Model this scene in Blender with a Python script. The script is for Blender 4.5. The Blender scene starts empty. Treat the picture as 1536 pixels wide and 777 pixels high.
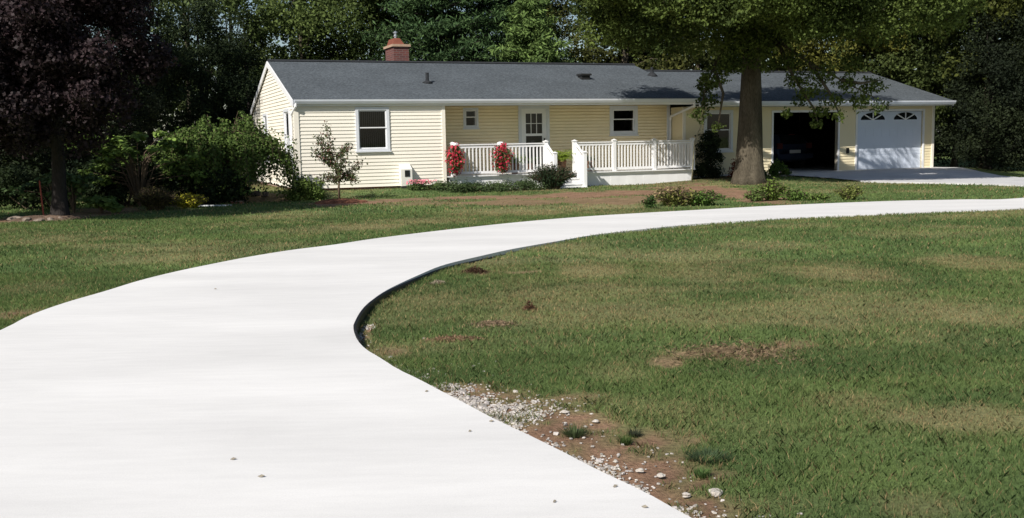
import bpy, math, random
import numpy as np
from math import sin, cos, tan, atan, pi, radians, sqrt
random.seed(7); RS = np.random.RandomState(11)
sc = bpy.context.scene; COL = sc.collection

# ------------------------------------------------------------------ camera numbers and frames
F, IW, IH, CH = 1531., 1536., 777., 1.6
PITCH = atan(179.5/F); ROLL = 0.018
def ray(px, py):
    x = (px-IW/2)/F; y = (py-IH/2)/F
    c, s = cos(ROLL), sin(ROLL); xr = x*c-y*s; yr = x*s+y*c
    cp, sp = cos(PITCH), sin(PITCH)
    return np.array([xr, cp-yr*sp, -sp-yr*cp])
def ground(px, py, z=0.):                       # ground point seen at a spot of the photograph
    r = ray(px, py); t = (z-CH)/r[2]; return np.array([0, 0, CH])+r*t
def at(px, py, Y):                              # point at depth Y
    r = ray(px, py); return np.array([0, 0, CH])+r*(Y/r[1])
TH = radians(21.5)
U = np.array([cos(TH), sin(TH), 0]); W_ = np.array([-sin(TH), cos(TH), 0])
O = np.array([-6.18, 29.7, 0.])
def HL(lx, ld, z=0.): return O+U*lx+W_*ld+np.array([0, 0, z])
def hpx(px, py, dep):                           # point on the plane parallel to the house front
    r = ray(px, py); p0 = O+W_*dep; t = np.dot(p0-np.array([0, 0, CH]), W_)/np.dot(r, W_); P = np.array([0, 0, CH])+r*t
    return float(np.dot(P-O, U)), float(P[2])
def sstep(a, b, v):
    t = np.clip((v-a)/(b-a), 0, 1); return t*t*(3-2*t)
def terr(x, y):
    x = np.asarray(x, float); y = np.asarray(y, float)
    dx = x-O[0]; dy = y-O[1]; lx = dx*U[0]+dy*U[1]; ld = dx*W_[0]+dy*W_[1]
    ex = np.maximum(np.maximum(15.6-lx, lx-24.6), 0); ey = np.maximum(-ld, 0)
    g = 0.20*(1-sstep(0, 6.0, np.sqrt(ex*ex+ey*ey)))
    ex2 = np.maximum(np.maximum(-1.5-lx, lx-3.6), 0); g2 = .20*(1-sstep(0, 2.6, np.sqrt(ex2*ex2+ey*ey)))
    far = sstep(45, 200, y)*.8
    return np.maximum(np.maximum(g, g2), .05*sstep(12, 16, y))+far
def T(x, y): return float(terr(x, y))

# ------------------------------------------------------------------ noise
_L = RS.rand(256, 256)
def vnoise(x, y):
    xi = np.floor(x).astype(int); yi = np.floor(y).astype(int); fx = x-xi; fy = y-yi
    fx = fx*fx*(3-2*fx); fy = fy*fy*(3-2*fy)
    a = _L[xi & 255, yi & 255]; b = _L[(xi+1) & 255, yi & 255]; c = _L[xi & 255, (yi+1) & 255]; d = _L[(xi+1) & 255, (yi+1) & 255]
    return (a*(1-fx)+b*fx)*(1-fy)+(c*(1-fx)+d*fx)*fy
def fbm(x, y, o=4):
    s = 0; a = .5; n = 0
    for i in range(o):
        s = s+a*vnoise(x*2**i+17.3*i, y*2**i+9.1*i); n += a; a *= .55
    return s/n

# ------------------------------------------------------------------ materials
def newmat(name):
    m = bpy.data.materials.new(name); m.use_nodes = True; nt = m.node_tree
    return m, nt, nt.nodes['Principled BSDF']
def mat(name, col, rough=.7, spec=.3, var=.12, vscale=3., fine=.0, fscale=60., bump=0., bscale=60., metal=0., stretch=None):
    m, nt, b = newmat(name); N = nt.nodes; L = nt.links
    b.inputs['Roughness'].default_value = rough; b.inputs['Specular IOR Level'].default_value = spec; b.inputs['Metallic'].default_value = metal
    tc = N.new('ShaderNodeTexCoord'); src = tc.outputs['Object']
    if stretch:
        mp = N.new('ShaderNodeMapping'); mp.inputs['Scale'].default_value = stretch; L.new(src, mp.inputs[0]); src = mp.outputs[0]
    def nz(scale, det=5):
        n = N.new('ShaderNodeTexNoise'); n.inputs['Scale'].default_value = scale; n.inputs['Detail'].default_value = det; L.new(src, n.inputs['Vector']); return n.outputs[0]
    def rng(o, lo, hi):
        r = N.new('ShaderNodeMapRange'); r.inputs[1].default_value = .3; r.inputs[2].default_value = .7; r.inputs[3].default_value = lo; r.inputs[4].default_value = hi; L.new(o, r.inputs[0]); return r.outputs[0]
    v = rng(nz(vscale), 1-var, 1+var)
    if fine:
        f = rng(nz(fscale, 3), 1-fine, 1+fine); mm = N.new('ShaderNodeMath'); mm.operation = 'MULTIPLY'; L.new(v, mm.inputs[0]); L.new(f, mm.inputs[1]); v = mm.outputs[0]
    vm = N.new('ShaderNodeVectorMath'); vm.operation = 'SCALE'; vm.inputs[0].default_value = col; L.new(v, vm.inputs['Scale'])
    L.new(vm.outputs[0], b.inputs['Base Color'])
    if bump:
        bp = N.new('ShaderNodeBump'); bp.inputs['Strength'].default_value = bump; bp.inputs['Distance'].default_value = .02; L.new(nz(bscale), bp.inputs['Height']); L.new(bp.outputs[0], b.inputs['Normal'])
    return m
def leafmat(name, trans=.25, rough=.7, spec=.14):
    m, nt, b = newmat(name); N = nt.nodes; L = nt.links
    a = N.new('ShaderNodeAttribute'); a.attribute_name = 'col'
    b.inputs['Roughness'].default_value = rough; b.inputs['Specular IOR Level'].default_value = spec
    L.new(a.outputs['Color'], b.inputs['Base Color'])
    t = N.new('ShaderNodeBsdfTranslucent'); L.new(a.outputs['Color'], t.inputs[0])
    mx = N.new('ShaderNodeMixShader'); mx.inputs[0].default_value = trans
    L.new(b.outputs[0], mx.inputs[1]); L.new(t.outputs[0], mx.inputs[2]); L.new(mx.outputs[0], N['Material Output'].inputs[0])
    return m
def brickmat(name, c1, c2, mortar, scale=1.):
    m, nt, b = newmat(name); N = nt.nodes; L = nt.links
    tc = N.new('ShaderNodeTexCoord'); s = N.new('ShaderNodeSeparateXYZ'); L.new(tc.outputs['Object'], s.inputs[0])
    ad = N.new('ShaderNodeMath'); ad.operation = 'ADD'; L.new(s.outputs[0], ad.inputs[0]); L.new(s.outputs[1], ad.inputs[1])
    cb = N.new('ShaderNodeCombineXYZ'); L.new(ad.outputs[0], cb.inputs[0]); L.new(s.outputs[2], cb.inputs[1])
    br = N.new('ShaderNodeTexBrick'); br.inputs['Scale'].default_value = scale; br.inputs['Brick Width'].default_value = .21; br.inputs['Row Height'].default_value = .07; br.inputs['Mortar Size'].default_value = .008
    br.inputs['Color1'].default_value = (*c1, 1); br.inputs['Color2'].default_value = (*c2, 1); br.inputs['Mortar'].default_value = (*mortar, 1); L.new(cb.outputs[0], br.inputs['Vector'])
    L.new(br.outputs[0], b.inputs['Base Color']); b.inputs['Roughness'].default_value = .9
    return m
def glassmat(name, tint=.55):
    m, nt, b = newmat(name); N = nt.nodes; L = nt.links
    tr = N.new('ShaderNodeBsdfTransparent'); tr.inputs[0].default_value = (tint, tint, tint*1.02, 1)
    gl = N.new('ShaderNodeBsdfGlossy'); gl.inputs['Roughness'].default_value = .03; gl.inputs[0].default_value = (.8, .8, .8, 1)
    fr = N.new('ShaderNodeFresnel'); fr.inputs[0].default_value = 1.5
    mx = N.new('ShaderNodeMixShader'); L.new(fr.outputs[0], mx.inputs[0]); L.new(tr.outputs[0], mx.inputs[1]); L.new(gl.outputs[0], mx.inputs[2]); L.new(mx.outputs[0], N['Material Output'].inputs[0])
    return m
def shinglemat():
    m, nt, b = newmat('asphalt_shingle'); N = nt.nodes; L = nt.links
    tc = N.new('ShaderNodeTexCoord'); b.inputs['Roughness'].default_value = .9; b.inputs['Specular IOR Level'].default_value = .15
    br = N.new('ShaderNodeTexBrick'); br.inputs['Brick Width'].default_value = .3; br.inputs['Row Height'].default_value = .14; br.inputs['Mortar Size'].default_value = .006; br.inputs['Mortar Smooth'].default_value = .6
    br.inputs['Color1'].default_value = (.068, .079, .088, 1); br.inputs['Color2'].default_value = (.098, .110, .119, 1); br.inputs['Mortar'].default_value = (.05, .056, .063, 1)
    L.new(tc.outputs['Object'], br.inputs['Vector'])
    n = N.new('ShaderNodeTexNoise'); n.inputs['Scale'].default_value = 14; n.inputs['Detail'].default_value = 8; n.inputs['Roughness'].default_value = .75; L.new(tc.outputs['Object'], n.inputs['Vector'])
    n2 = N.new('ShaderNodeTexNoise'); n2.inputs['Scale'].default_value = .9; n2.inputs['Detail'].default_value = 3; L.new(tc.outputs['Object'], n2.inputs['Vector'])
    r = N.new('ShaderNodeMapRange'); r.inputs[1].default_value = .3; r.inputs[2].default_value = .7; r.inputs[3].default_value = .48; r.inputs[4].default_value = 1.52; L.new(n.outputs[0], r.inputs[0])
    r2 = N.new('ShaderNodeMapRange'); r2.inputs[1].default_value = .3; r2.inputs[2].default_value = .7; r2.inputs[3].default_value = .9; r2.inputs[4].default_value = 1.1; L.new(n2.outputs[0], r2.inputs[0])
    mu = N.new('ShaderNodeMath'); mu.operation = 'MULTIPLY'; L.new(r.outputs[0], mu.inputs[0]); L.new(r2.outputs[0], mu.inputs[1])
    vm = N.new('ShaderNodeVectorMath'); vm.operation = 'SCALE'; L.new(br.outputs[0], vm.inputs[0]); L.new(mu.outputs[0], vm.inputs['Scale']); L.new(vm.outputs[0], b.inputs['Base Color'])
    return m
def drivemat():
    m, nt, b = newmat('new_concrete'); N = nt.nodes; L = nt.links
    tc = N.new('ShaderNodeTexCoord'); b.inputs['Roughness'].default_value = .75; b.inputs['Specular IOR Level'].default_value = .25
    def nz(scale, det, st=(1, 1, 1)):
        mp = N.new('ShaderNodeMapping'); mp.inputs['Scale'].default_value = st; L.new(tc.outputs['Object'], mp.inputs[0])
        n = N.new('ShaderNodeTexNoise'); n.inputs['Scale'].default_value = scale; n.inputs['Detail'].default_value = det; L.new(mp.outputs[0], n.inputs['Vector']); return n.outputs[0]
    def rg(o, lo, hi):
        r = N.new('ShaderNodeMapRange'); r.inputs[1].default_value = .3; r.inputs[2].default_value = .7; r.inputs[3].default_value = lo; r.inputs[4].default_value = hi; L.new(o, r.inputs[0]); return r.outputs[0]
    v = None
    for o in (rg(nz(.6, 4, (.5, 1.8, 1)), .87, 1.02), rg(nz(9, 6, (.35, 2, 1)), .965, 1.03), rg(nz(160, 2), .95, 1.05)):
        if v is None: v = o
        else:
            mm = N.new('ShaderNodeMath'); mm.operation = 'MULTIPLY'; L.new(v, mm.inputs[0]); L.new(o, mm.inputs[1]); v = mm.outputs[0]
    vm = N.new('ShaderNodeVectorMath'); vm.operation = 'SCALE'; vm.inputs[0].default_value = (.705, .69, .665); L.new(v, vm.inputs['Scale']); L.new(vm.outputs[0], b.inputs['Base Color'])
    bp = N.new('ShaderNodeBump'); bp.inputs['Strength'].default_value = .12; bp.inputs['Distance'].default_value = .004; L.new(nz(60, 4, (.3, 3, 1)), bp.inputs['Height']); L.new(bp.outputs[0], b.inputs['Normal'])
    return m
M = dict(
    cream=mat('cream_vinyl_siding', (.85, .80, .69), .55, .3, .025, 1.2, .02, 30),
    yellow=mat('golden_yellow_siding', (.86, .74, .50), .6, .3, .04, 1.5, .03, 30),
    garage=mat('pale_yellow_siding', (.80, .70, .47), .6, .3, .03, 1.2, .02, 30),
    white=mat('white_paint', (.80, .80, .80), .45, .35, .03, 4, .02, 40),
    deckwhite=mat('white_deck_paint', (.80, .795, .79), .5, .35, .04, 3, .03, 50),
    greytrim=mat('grey_white_trim', (.66, .68, .71), .45, .35, .04, 3),
    gutter=mat('painted_aluminium', (.70, .73, .78), .35, .4, .05, 2),
    soffit=mat('soffit_paint', (.66, .66, .62), .6, .2, .03, 2),
    shingle=shinglemat(), ridgev=mat('dark_ridge_cap', (.03, .032, .035), .9, .1, .2, 6, .2, 40),
    brick=brickmat('red_brick', (.15, .045, .035), (.085, .03, .028), (.15, .11, .10)),
    brickf=brickmat('foundation_brick', (.36, .15, .10), (.30, .12, .08), (.4, .35, .3)),
    clay=mat('clay_flue', (.19, .065, .042), .8, .2, .15, 8), capstone=mat('weathered_cap_stone', (.40, .28, .20), .85, .2, .15, 10, .1, 40),
    blackmetal=mat('black_metal', (.02, .02, .02), .5, .4, .1), steel=mat('bright_steel', (.6, .62, .65), .3, .5, .1, 5, metal=.8),
    glass=glassmat('window_glass', .6), dglass=mat('dark_glass', (.012, .014, .016), .08, .6, .1),
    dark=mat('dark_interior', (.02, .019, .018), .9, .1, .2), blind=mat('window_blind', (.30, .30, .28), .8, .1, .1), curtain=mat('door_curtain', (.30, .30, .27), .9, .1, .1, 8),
    gdoor=mat('painted_garage_door', (.62, .68, .78), .45, .35, .03, 1.5, .02, 30),
    conc=mat('old_concrete', (.52, .515, .51), .85, .2, .10, 1.4, .06, 30), drive=drivemat(),
    edge=mat('black_plastic_edging', (.012, .012, .013), .5, .3, .1), stone=mat('pale_limestone', (.42, .385, .34), .85, .2, .15, 12, .1, 60, .4, 40),
    fieldstone=mat('brown_fieldstone', (.20, .16, .13), .9, .2, .25, 6, .2, 40, .5, 20),
    bark=mat('grey_brown_bark', (.085, .072, .052), .95, .1, .35, 1.2, .35, 16, .9, 14, stretch=(3, 3, .6)), darkbark=mat('dark_bark', (.035, .03, .028), .95, .1, .25, 2, .3, 20, .8, 16, stretch=(3, 3, .6)),
    birch=mat('pale_bark', (.30, .28, .19), .9, .1, .2, 5), twig=mat('brown_twig', (.11, .08, .055), .9, .1, .2, 8),
    leaf=leafmat('green_leaves'), needle=leafmat('pine_needles', .12), purple=leafmat('purple_leaves', .10, .65, .2), flower=leafmat('petals', .3), grass=leafmat('grass_blades', .42),
    carpaint=mat('dark_blue_car_paint', (.03, .04, .075), .25, .6, .05), tyre=mat('black_rubber', (.015, .015, .015), .8, .2, .1), redlamp=mat('red_tail_lamp', (.13, .035, .035), .25, .5, .1), plate=mat('white_number_plate', (.6, .6, .62), .5, .3, .05),
    red=mat('faded_red_paint', (.34, .08, .055), .7, .2, .15, 8), terracotta=mat('brown_pot', (.20, .10, .06), .8, .2, .15, 8),
    mulch=mat('red_brown_mulch', (.17, .075, .045), .95, .1, .35, 5, .4, 30, .9, 40), mulch2=mat('grey_brown_mulch', (.13, .09, .065), .95, .1, .35, 5, .4, 30, .9, 40),
    straw=mat('dry_thatch', (.26, .17, .10), .95, .1, .35, 9, .35, 50, .9, 50), soil=mat('dark_clod', (.09, .05, .03), .95, .1, .3, 9, .4, 50, .9, 50),
    box=mat('ivory_box', (.74, .73, .66), .5, .3, .03, 4), deadleaf=mat('dry_leaf', (.26, .23, .18), .9, .1, .3, 30),
    curt=mat('far_dark', (.02, .02, .02), .9, .1),
)

# ------------------------------------------------------------------ object helpers
def tag(o, label=None, cat=None, group=None, kind=None):
    if label: o['label'] = label
    if cat: o['category'] = cat
    if group: o['group'] = group
    if kind: o['kind'] = kind
    return o
def empty(name, loc, rz=0., label=None, cat=None, group=None):
    o = bpy.data.objects.new(name, None); COL.objects.link(o); o.location = tuple(loc); o.rotation_euler = (0, 0, rz); o.empty_display_size = .2
    return tag(o, label, cat, group)
def link(name, me, m, parent=None, smooth=False):
    if m is not None: me.materials.append(m)
    if smooth: me.polygons.foreach_set('use_smooth', [True]*len(me.polygons))
    o = bpy.data.objects.new(name, me); COL.objects.link(o); o.parent = parent; return o
def np_mesh(name, V, Fc, m, parent=None, col=None, smooth=False):
    V = np.asarray(V, np.float32); Fc = np.asarray(Fc, np.int32); k = Fc.shape[1]
    me = bpy.data.meshes.new(name); me.vertices.add(len(V)); me.vertices.foreach_set('co', V.ravel())
    me.loops.add(Fc.size); me.loops.foreach_set('vertex_index', Fc.ravel())
    me.polygons.add(len(Fc)); me.polygons.foreach_set('loop_start', np.arange(0, Fc.size, k, dtype=np.int32))
    try: me.polygons.foreach_set('loop_total', np.full(len(Fc), k, np.int32))
    except Exception: pass
    if col is not None:
        ca = me.color_attributes.new('col', 'FLOAT_COLOR', 'POINT'); c = np.ones((len(V), 4), np.float32); c[:, :3] = col; ca.data.foreach_set('color', c.ravel())
    me.update(calc_edges=True)
    return link(name, me, m, parent, smooth)
class MB:
    def __init__(s, f=None): s.v = []; s.f = []; s.map = f
    def add(s, vs, fs):
        n = len(s.v); s.v += [tuple(s.map(*v)) if s.map else tuple(v) for v in vs]; s.f += [tuple(i+n for i in q) for q in fs]; return s
    def box(s, a, b):
        x0, y0, z0 = a; x1, y1, z1 = b
        return s.add([(x0, y0, z0), (x1, y0, z0), (x1, y1, z0), (x0, y1, z0), (x0, y0, z1), (x1, y0, z1), (x1, y1, z1), (x0, y1, z1)],
                     [(0, 3, 2, 1), (4, 5, 6, 7), (0, 1, 5, 4), (1, 2, 6, 5), (2, 3, 7, 6), (3, 0, 4, 7)])
    def hexa(s, P): return s.add(P, [(0, 3, 2, 1), (4, 5, 6, 7), (0, 1, 5, 4), (1, 2, 6, 5), (2, 3, 7, 6), (3, 0, 4, 7)])
    def tube(s, pts, rad, n=8, cap=True):
        pts = [np.array(p, float) for p in pts]; vs = []; fs = []; prev = None
        for i, p in enumerate(pts):
            d = pts[min(i+1, len(pts)-1)]-pts[max(i-1, 0)]; d /= np.linalg.norm(d)+1e-9
            a = np.array([0, 0, 1.]) if abs(d[2]) < .9 else np.array([1., 0, 0])
            if prev is not None: a = prev
            e = a-d*np.dot(a, d); e /= np.linalg.norm(e)+1e-9; prev = e; g = np.cross(d, e)
            r = rad[i] if hasattr(rad, '__len__') else rad
            for k in range(n):
                t = 2*pi*k/n; vs.append(tuple(p+(e*cos(t)+g*sin(t))*r))
        for i in range(len(pts)-1):
            for k in range(n): fs.append((i*n+k, i*n+(k+1) % n, (i+1)*n+(k+1) % n, (i+1)*n+k))
        if cap: fs.append(tuple(range(n-1, -1, -1))); fs.append(tuple((len(pts)-1)*n+k for k in range(n)))
        return s.add(vs, fs)
    def lathe(s, c, prof, n=16):
        return s.tube([(c[0], c[1], c[2]+z) for r, z in prof], [max(r, 1e-3) for r, z in prof], n)
    def build(s, name, m, parent=None, smooth=False):
        me = bpy.data.meshes.new(name); me.from_pydata(s.v, [], s.f); me.update()
        return link(name, me, m, parent, smooth)
def rock(name, c, r, m, parent=None, seed=0, flat=.7):
    import bmesh
    bm = bmesh.new(); bmesh.ops.create_icosphere(bm, subdivisions=2, radius=1); rs = random.Random(seed)
    ph = [rs.uniform(0, 6) for _ in range(6)]
    for v in bm.verts:
        x, y, z = v.co; k = 1+.18*sin(3*x+ph[0])+.15*sin(4*y+ph[1])+.12*sin(5*z+ph[2])+rs.uniform(-.13, .13)
        v.co = (x*k*r[0], y*k*r[1], max(z*k*r[2], -r[2]*.4))
    me = bpy.data.meshes.new(name); bm.to_mesh(me); bm.free(); o = link(name, me, m, parent); o.location = tuple(c); return o

# ------------------------------------------------------------------ foliage helpers
def unit(n):
    d = RS.normal(size=(n, 3)); return d/np.linalg.norm(d, axis=1)[:, None]
def leafquads(P, Nn, size, aspect=.55, jit=.8, up=.3, svar=.35):
    n = len(P); d = Nn*.6+unit(n)*jit; d[:, 2] += up; d /= np.linalg.norm(d, axis=1)[:, None]
    t = np.cross(d, unit(n)); t /= np.linalg.norm(t, axis=1)[:, None]+1e-9; b = np.cross(d, t)
    L = size*(1+svar*RS.uniform(-1, 1, n))[:, None]; w = L*aspect
    V = np.stack([P-t*L*.5, P+b*w*.5-t*L*.05, P+t*L*.5, P-b*w*.5-t*L*.05], 1).reshape(-1, 3)
    return V, np.arange(4*n).reshape(n, 4)
def puffcloud(puffs, per, size, c1, c2, aspect=.55, flat=.75, shell=.5, up=.3, jit=.8, var=.25, bright=None):
    V = []; C = []
    mr = sum(p[1] for p in puffs)/len(puffs)
    for (c, r, sh) in puffs:
        n = max(6, int(per*RS.uniform(.7, 1.3)*min(1.3, (r/mr)**1.6))); d = unit(n); rr = (shell+(1-shell)*RS.rand(n)**.7)[:, None]
        lump = 1+.25*np.sin(d[:, :1]*5+c[0]*3)+.2*np.sin(d[:, 1:2]*6+c[1]*2)+.15*np.sin(d[:, 2:]*7+c[2])
        P = np.array(c)+d*rr*lump*np.array([r, r, r*flat])
        v, f = leafquads(P, d, size, aspect, jit, up); V.append(v)
        k = np.clip(sh+RS.normal(0, .22, n), 0, 1)[:, None]; col = np.array(c1)*(1-k)+np.array(c2)*k; col = col*(1+var*RS.uniform(-1, 1, (n, 1)))
        C.append(np.repeat(np.clip(col, .003, 1), 4, 0))
    V = np.concatenate(V); C = np.concatenate(C); return V, np.arange(len(V)).reshape(-1, 4), C
def ellpuffs(c, rad, n, pr, inner=.35, keep=None):
    out = []; i = 0
    while len(out) < n and i < n*20:
        i += 1; d = unit(1)[0]; r = inner+(1-inner)*random.random()**.6
        p = np.array(c)+d*r*np.array(rad)
        if keep and not keep(p): continue
        out.append((p, pr*random.uniform(.65, 1.3), random.random()))
    return out
def limbs(mb, base, top_z, r0, puffs, n, start=.35, lean=(0, 0), flare=1.5, nseg=7, side=10):
    bx, by, bz = base; pts = []; rad = []
    for i in range(nseg+1):
        t = i/nseg; pts.append((bx+lean[0]*t+.06*sin(3*t+bx), by+lean[1]*t+.05*sin(4*t+by), bz-.1+(top_z-bz+.1)*t)); rad.append(r0*(1-.72*t)*(1+(flare-1)*max(0, 1-t*7)**1.3))
    p2 = []; r2 = []                      # a finer foot so the flare reads
    for k in range(4):
        t = k/4; a = np.array(pts[0]); b = np.array(pts[1]); p2.append(tuple(a*(1-t)+b*t)); r2.append(r0*(1+(flare-1)*(1-t)**2.4)*(1-.1*t))
    pts = p2+pts[1:]; rad = r2+rad[1:]
    mb.tube(pts, rad, side)
    for p, r, s in random.sample(puffs, min(n, len(puffs))):
        t = random.uniform(start, .92); k = t*nseg; i = min(int(k), nseg-1); j = i+3; a = np.array(pts[j])*(1-(k-i))+np.array(pts[j+1 if j+1 < len(pts) else j])*(k-i)
        if p[2] < a[2]-1.2: a[2] = max(bz+(top_z-bz)*start, p[2]-.2)
        m = (a+p)/2+np.array([0, 0, .12*np.linalg.norm(p-a)]); ra = r0*.38*(1-.6*t)
        q1 = (a+m)/2+unit(1)[0]*.08; mb.tube([a, q1, m, (m+p)/2+unit(1)[0]*.08, p], [ra, ra*.8, ra*.6, ra*.42, ra*.2], 6, False)
def tree(name, label, base, height, crown, pr, n, per, leaf, c1, c2, trunk_r, m=None, bark=None, group=None, cat='tree', nlimb=12, keep=None, flat=.75, aspect=.55, inner=.35, extra=None, up=.3, shell=.5, start=.3, flare=1.5):
    bx, by = base; bz = T(bx, by); t = empty(name, (bx, by, bz), 0, label, cat, group)
    pf = []
    for (c, r, k) in crown: pf += ellpuffs((c[0], c[1], c[2]), r, k, pr, inner, keep)
    if extra: pf += extra
    mb = MB(); limbs(mb, (0, 0, 0), height*.86, trunk_r, pf[:len(pf)-len(extra or [])], nlimb, start, flare=flare); mb.build('trunk', bark or M['bark'], t, True)
    V, Fc, C = puffcloud(pf, per, leaf, c1, c2, aspect, flat, shell, up); np_mesh('crown', V, Fc, m or M['leaf'], t, C); return t
def pine(name, label, base, height, rbase, z0, c1, c2, trunk_r, group, leaf=.25, tiers=20, per=52, dens=8, sub=6):
    bx, by = base; bz = T(bx, by); t = empty(name, (bx, by, bz), 0, label, 'tree', group)
    mb = MB(); mb.tube([(0, 0, -.1), (0, .03, height*.5), (0, 0, height)], [trunk_r, trunk_r*.6, .03], 9); pf = []
    for i in range(tiers):
        z = z0+(height-z0)*i/(tiers-1)*.98; r = rbase*(1-(z-z0)/(height-z0)*.85)*random.uniform(.8, 1.15); nb = dens
        for k in range(nb):
            a = 2*pi*(k+random.random()*.7)/nb+i; L = r*random.uniform(.7, 1.15); zz = z+random.uniform(-.25, .25); droop = random.uniform(.02, .16)
            tip = np.array([cos(a)*L, sin(a)*L, zz-droop*L+.12*L]); mid = tip*.5+np.array([0, 0, zz*.5-.04*L]); mb.tube([(0, 0, zz-.2), mid, tip], [.05, .03, .012], 5, False)
            for q in range(sub):
                s = (q+.6)/sub; p = np.array([0, 0, zz-.2])*(1-s)**2+2*s*(1-s)*mid+tip*s*s; p = p+np.array([random.uniform(-.25, .25), random.uniform(-.25, .25), random.uniform(-.05, .1)])*(.5+s)
                pf.append((p, (.28+.34*s)*L**.35*.75, .25+.6*s*random.random()))
    mb.build('trunk', M['darkbark'], t, True)
    V, Fc, C = puffcloud(pf, per, leaf, c1, c2, .24, .5, .15, up=.5, jit=1.); np_mesh('crown', V, Fc, M['needle'], t, C); return t
def shrub(name, label, base, rad, n, pr, per, leaf, c1, c2, m=None, group=None, cat='shrub', flat=.9, aspect=.6, z=None, up=.4, shell=.3, dome=True, twigs=6, inner=.5, jit=.8):
    bx, by = base[:2]; bz = T(bx, by) if z is None else z; t = empty(name, (bx, by, bz), 0, label, cat, group)
    pf = ellpuffs((0, 0, rad[2]*(.25 if dome else .5)), (rad[0], rad[1], rad[2]*.8), n, pr, inner, keep=lambda p: p[2] > pr*.25)
    mb = MB()
    for p, r, s in random.sample(pf, min(twigs, len(pf))): mb.tube([(random.uniform(-.05, .05), random.uniform(-.05, .05), -.03), p*.5+np.array([0, 0, .08]), p], [.022, .014, .006], 5)
    mb.build('stem', M['twig'], t)
    V, Fc, C = puffcloud(pf, per, leaf, c1, c2, aspect, flat, shell, up, jit); V[:, 2] = np.maximum(V[:, 2], .005); np_mesh('foliage', V, Fc, m or M['leaf'], t, C); return t
def sproutshrub(name, label, base, rad, n, leaf, c1, c2, group=None, cat='shrub', lpp=9, aspect=.45, m=None, spread=1., bare=.25, z=None, curve=.25, tipc=None):
    bx, by = base[:2]; bz = T(bx, by) if z is None else z; t = empty(name, (bx, by, bz), 0, label, cat, group); mb = MB(); P = []; Nn = []; C = []
    for i in range(n):
        a = random.uniform(0, 2*pi); k = sqrt(random.random()); h = rad[2]*(1-.45*k*k)*random.uniform(.75, 1.08); e = np.array([cos(a)*k*rad[0]*spread, sin(a)*k*rad[1]*spread, h]); b = np.array([e[0]*.25, e[1]*.25, 0])
        mid = (b+e)/2+np.array([-e[0]*curve, -e[1]*curve, h*.1]); mb.tube([b, mid, e], [.010, .007, .003], 4, False)
        for j in range(lpp):
            s = bare+(1-bare)*(j+random.random())/lpp; p = b*(1-s)**2+2*s*(1-s)*mid+e*s*s; d = unit(1)[0]; P.append(p+d*leaf*.7); Nn.append(d*.5+np.array([0, 0, .5]))
            kk = min(1, max(0, random.gauss(.5, .3))); c = np.array(c1)*(1-kk)+np.array(c2)*kk
            if tipc is not None and s > .82 and random.random() < .5: c = np.array(tipc)
            C.append(c*random.uniform(.75, 1.25))
    mb.build('stem', M['twig'], t)
    V, Fc = leafquads(np.array(P), np.array(Nn), leaf, aspect, .6, .3); V[:, 2] = np.maximum(V[:, 2], .005)
    np_mesh('foliage', V, Fc, m or M['leaf'], t, np.repeat(np.array(C), 4, 0)); return t

# ------------------------------------------------------------------ driveway outline
def catmull(P, n):
    P = np.array(P, float); d = np.r_[0, np.cumsum(np.linalg.norm(np.diff(P, axis=0), axis=1))]; s = np.linspace(0, d[-1], n); out = []
    Q = np.vstack([2*P[0]-P[1], P, 2*P[-1]-P[-2]])
    for v in s:
        i = min(np.searchsorted(d, v, 'right')-1, len(P)-2); t = (v-d[i])/(d[i+1]-d[i]); p0, p1, p2, p3 = Q[i:i+4]
        out.append(.5*((2*p1)+(-p0+p2)*t+(2*p0-5*p1+4*p2-p3)*t*t+(-p0+3*p1-3*p2+p3)*t**3))
    return np.array(out)
DZ = .07
def G2(l): return [tuple(ground(a, b, DZ)[:2]) for a, b in l]
EL = G2([(3, 494), (36, 477), (65, 465), (107, 451), (156, 437), (208, 421), (260, 408), (312, 397), (374, 385), (436, 375), (500, 367), (560, 358), (640, 348), (720, 339), (800, 331), (880, 324.5), (960, 319.5), (1060, 314), (1150, 309), (1250, 304.5), (1350, 301), (1450, 299), (1530, 297)])
ER = G2([(1036, 776), (973, 741), (919, 715), (891, 702), (853, 682), (815, 663), (782, 647), (741, 628), (700, 606), (661, 586), (629, 569), (596, 553), (571, 537), (548, 523), (535, 508), (530, 492), (532, 483), (542, 466), (558, 450), (584, 433), (629, 412), (667, 397), (725, 383), (773, 372.6), (840, 361), (900, 351), (1000, 340), (1060, 334.5), (1120, 331), (1200, 326), (1300, 322), (1400, 317.5), (1530, 312.5)])
EL = [(-4.0, -6.), (-4.05, -1.), (-4.1, 3.5), (-4.25, 7.0)]+EL+[(16.5, 27.0), (23., 30.5)]
ER = [(3.4, -6.), (2.55, -1.), (1.65, 2.0)]+ER+[(14.8, 23.0), (24., 27.2)]
NL = 260
SL = catmull(EL, NL); SR = catmull(ER, NL)
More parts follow.
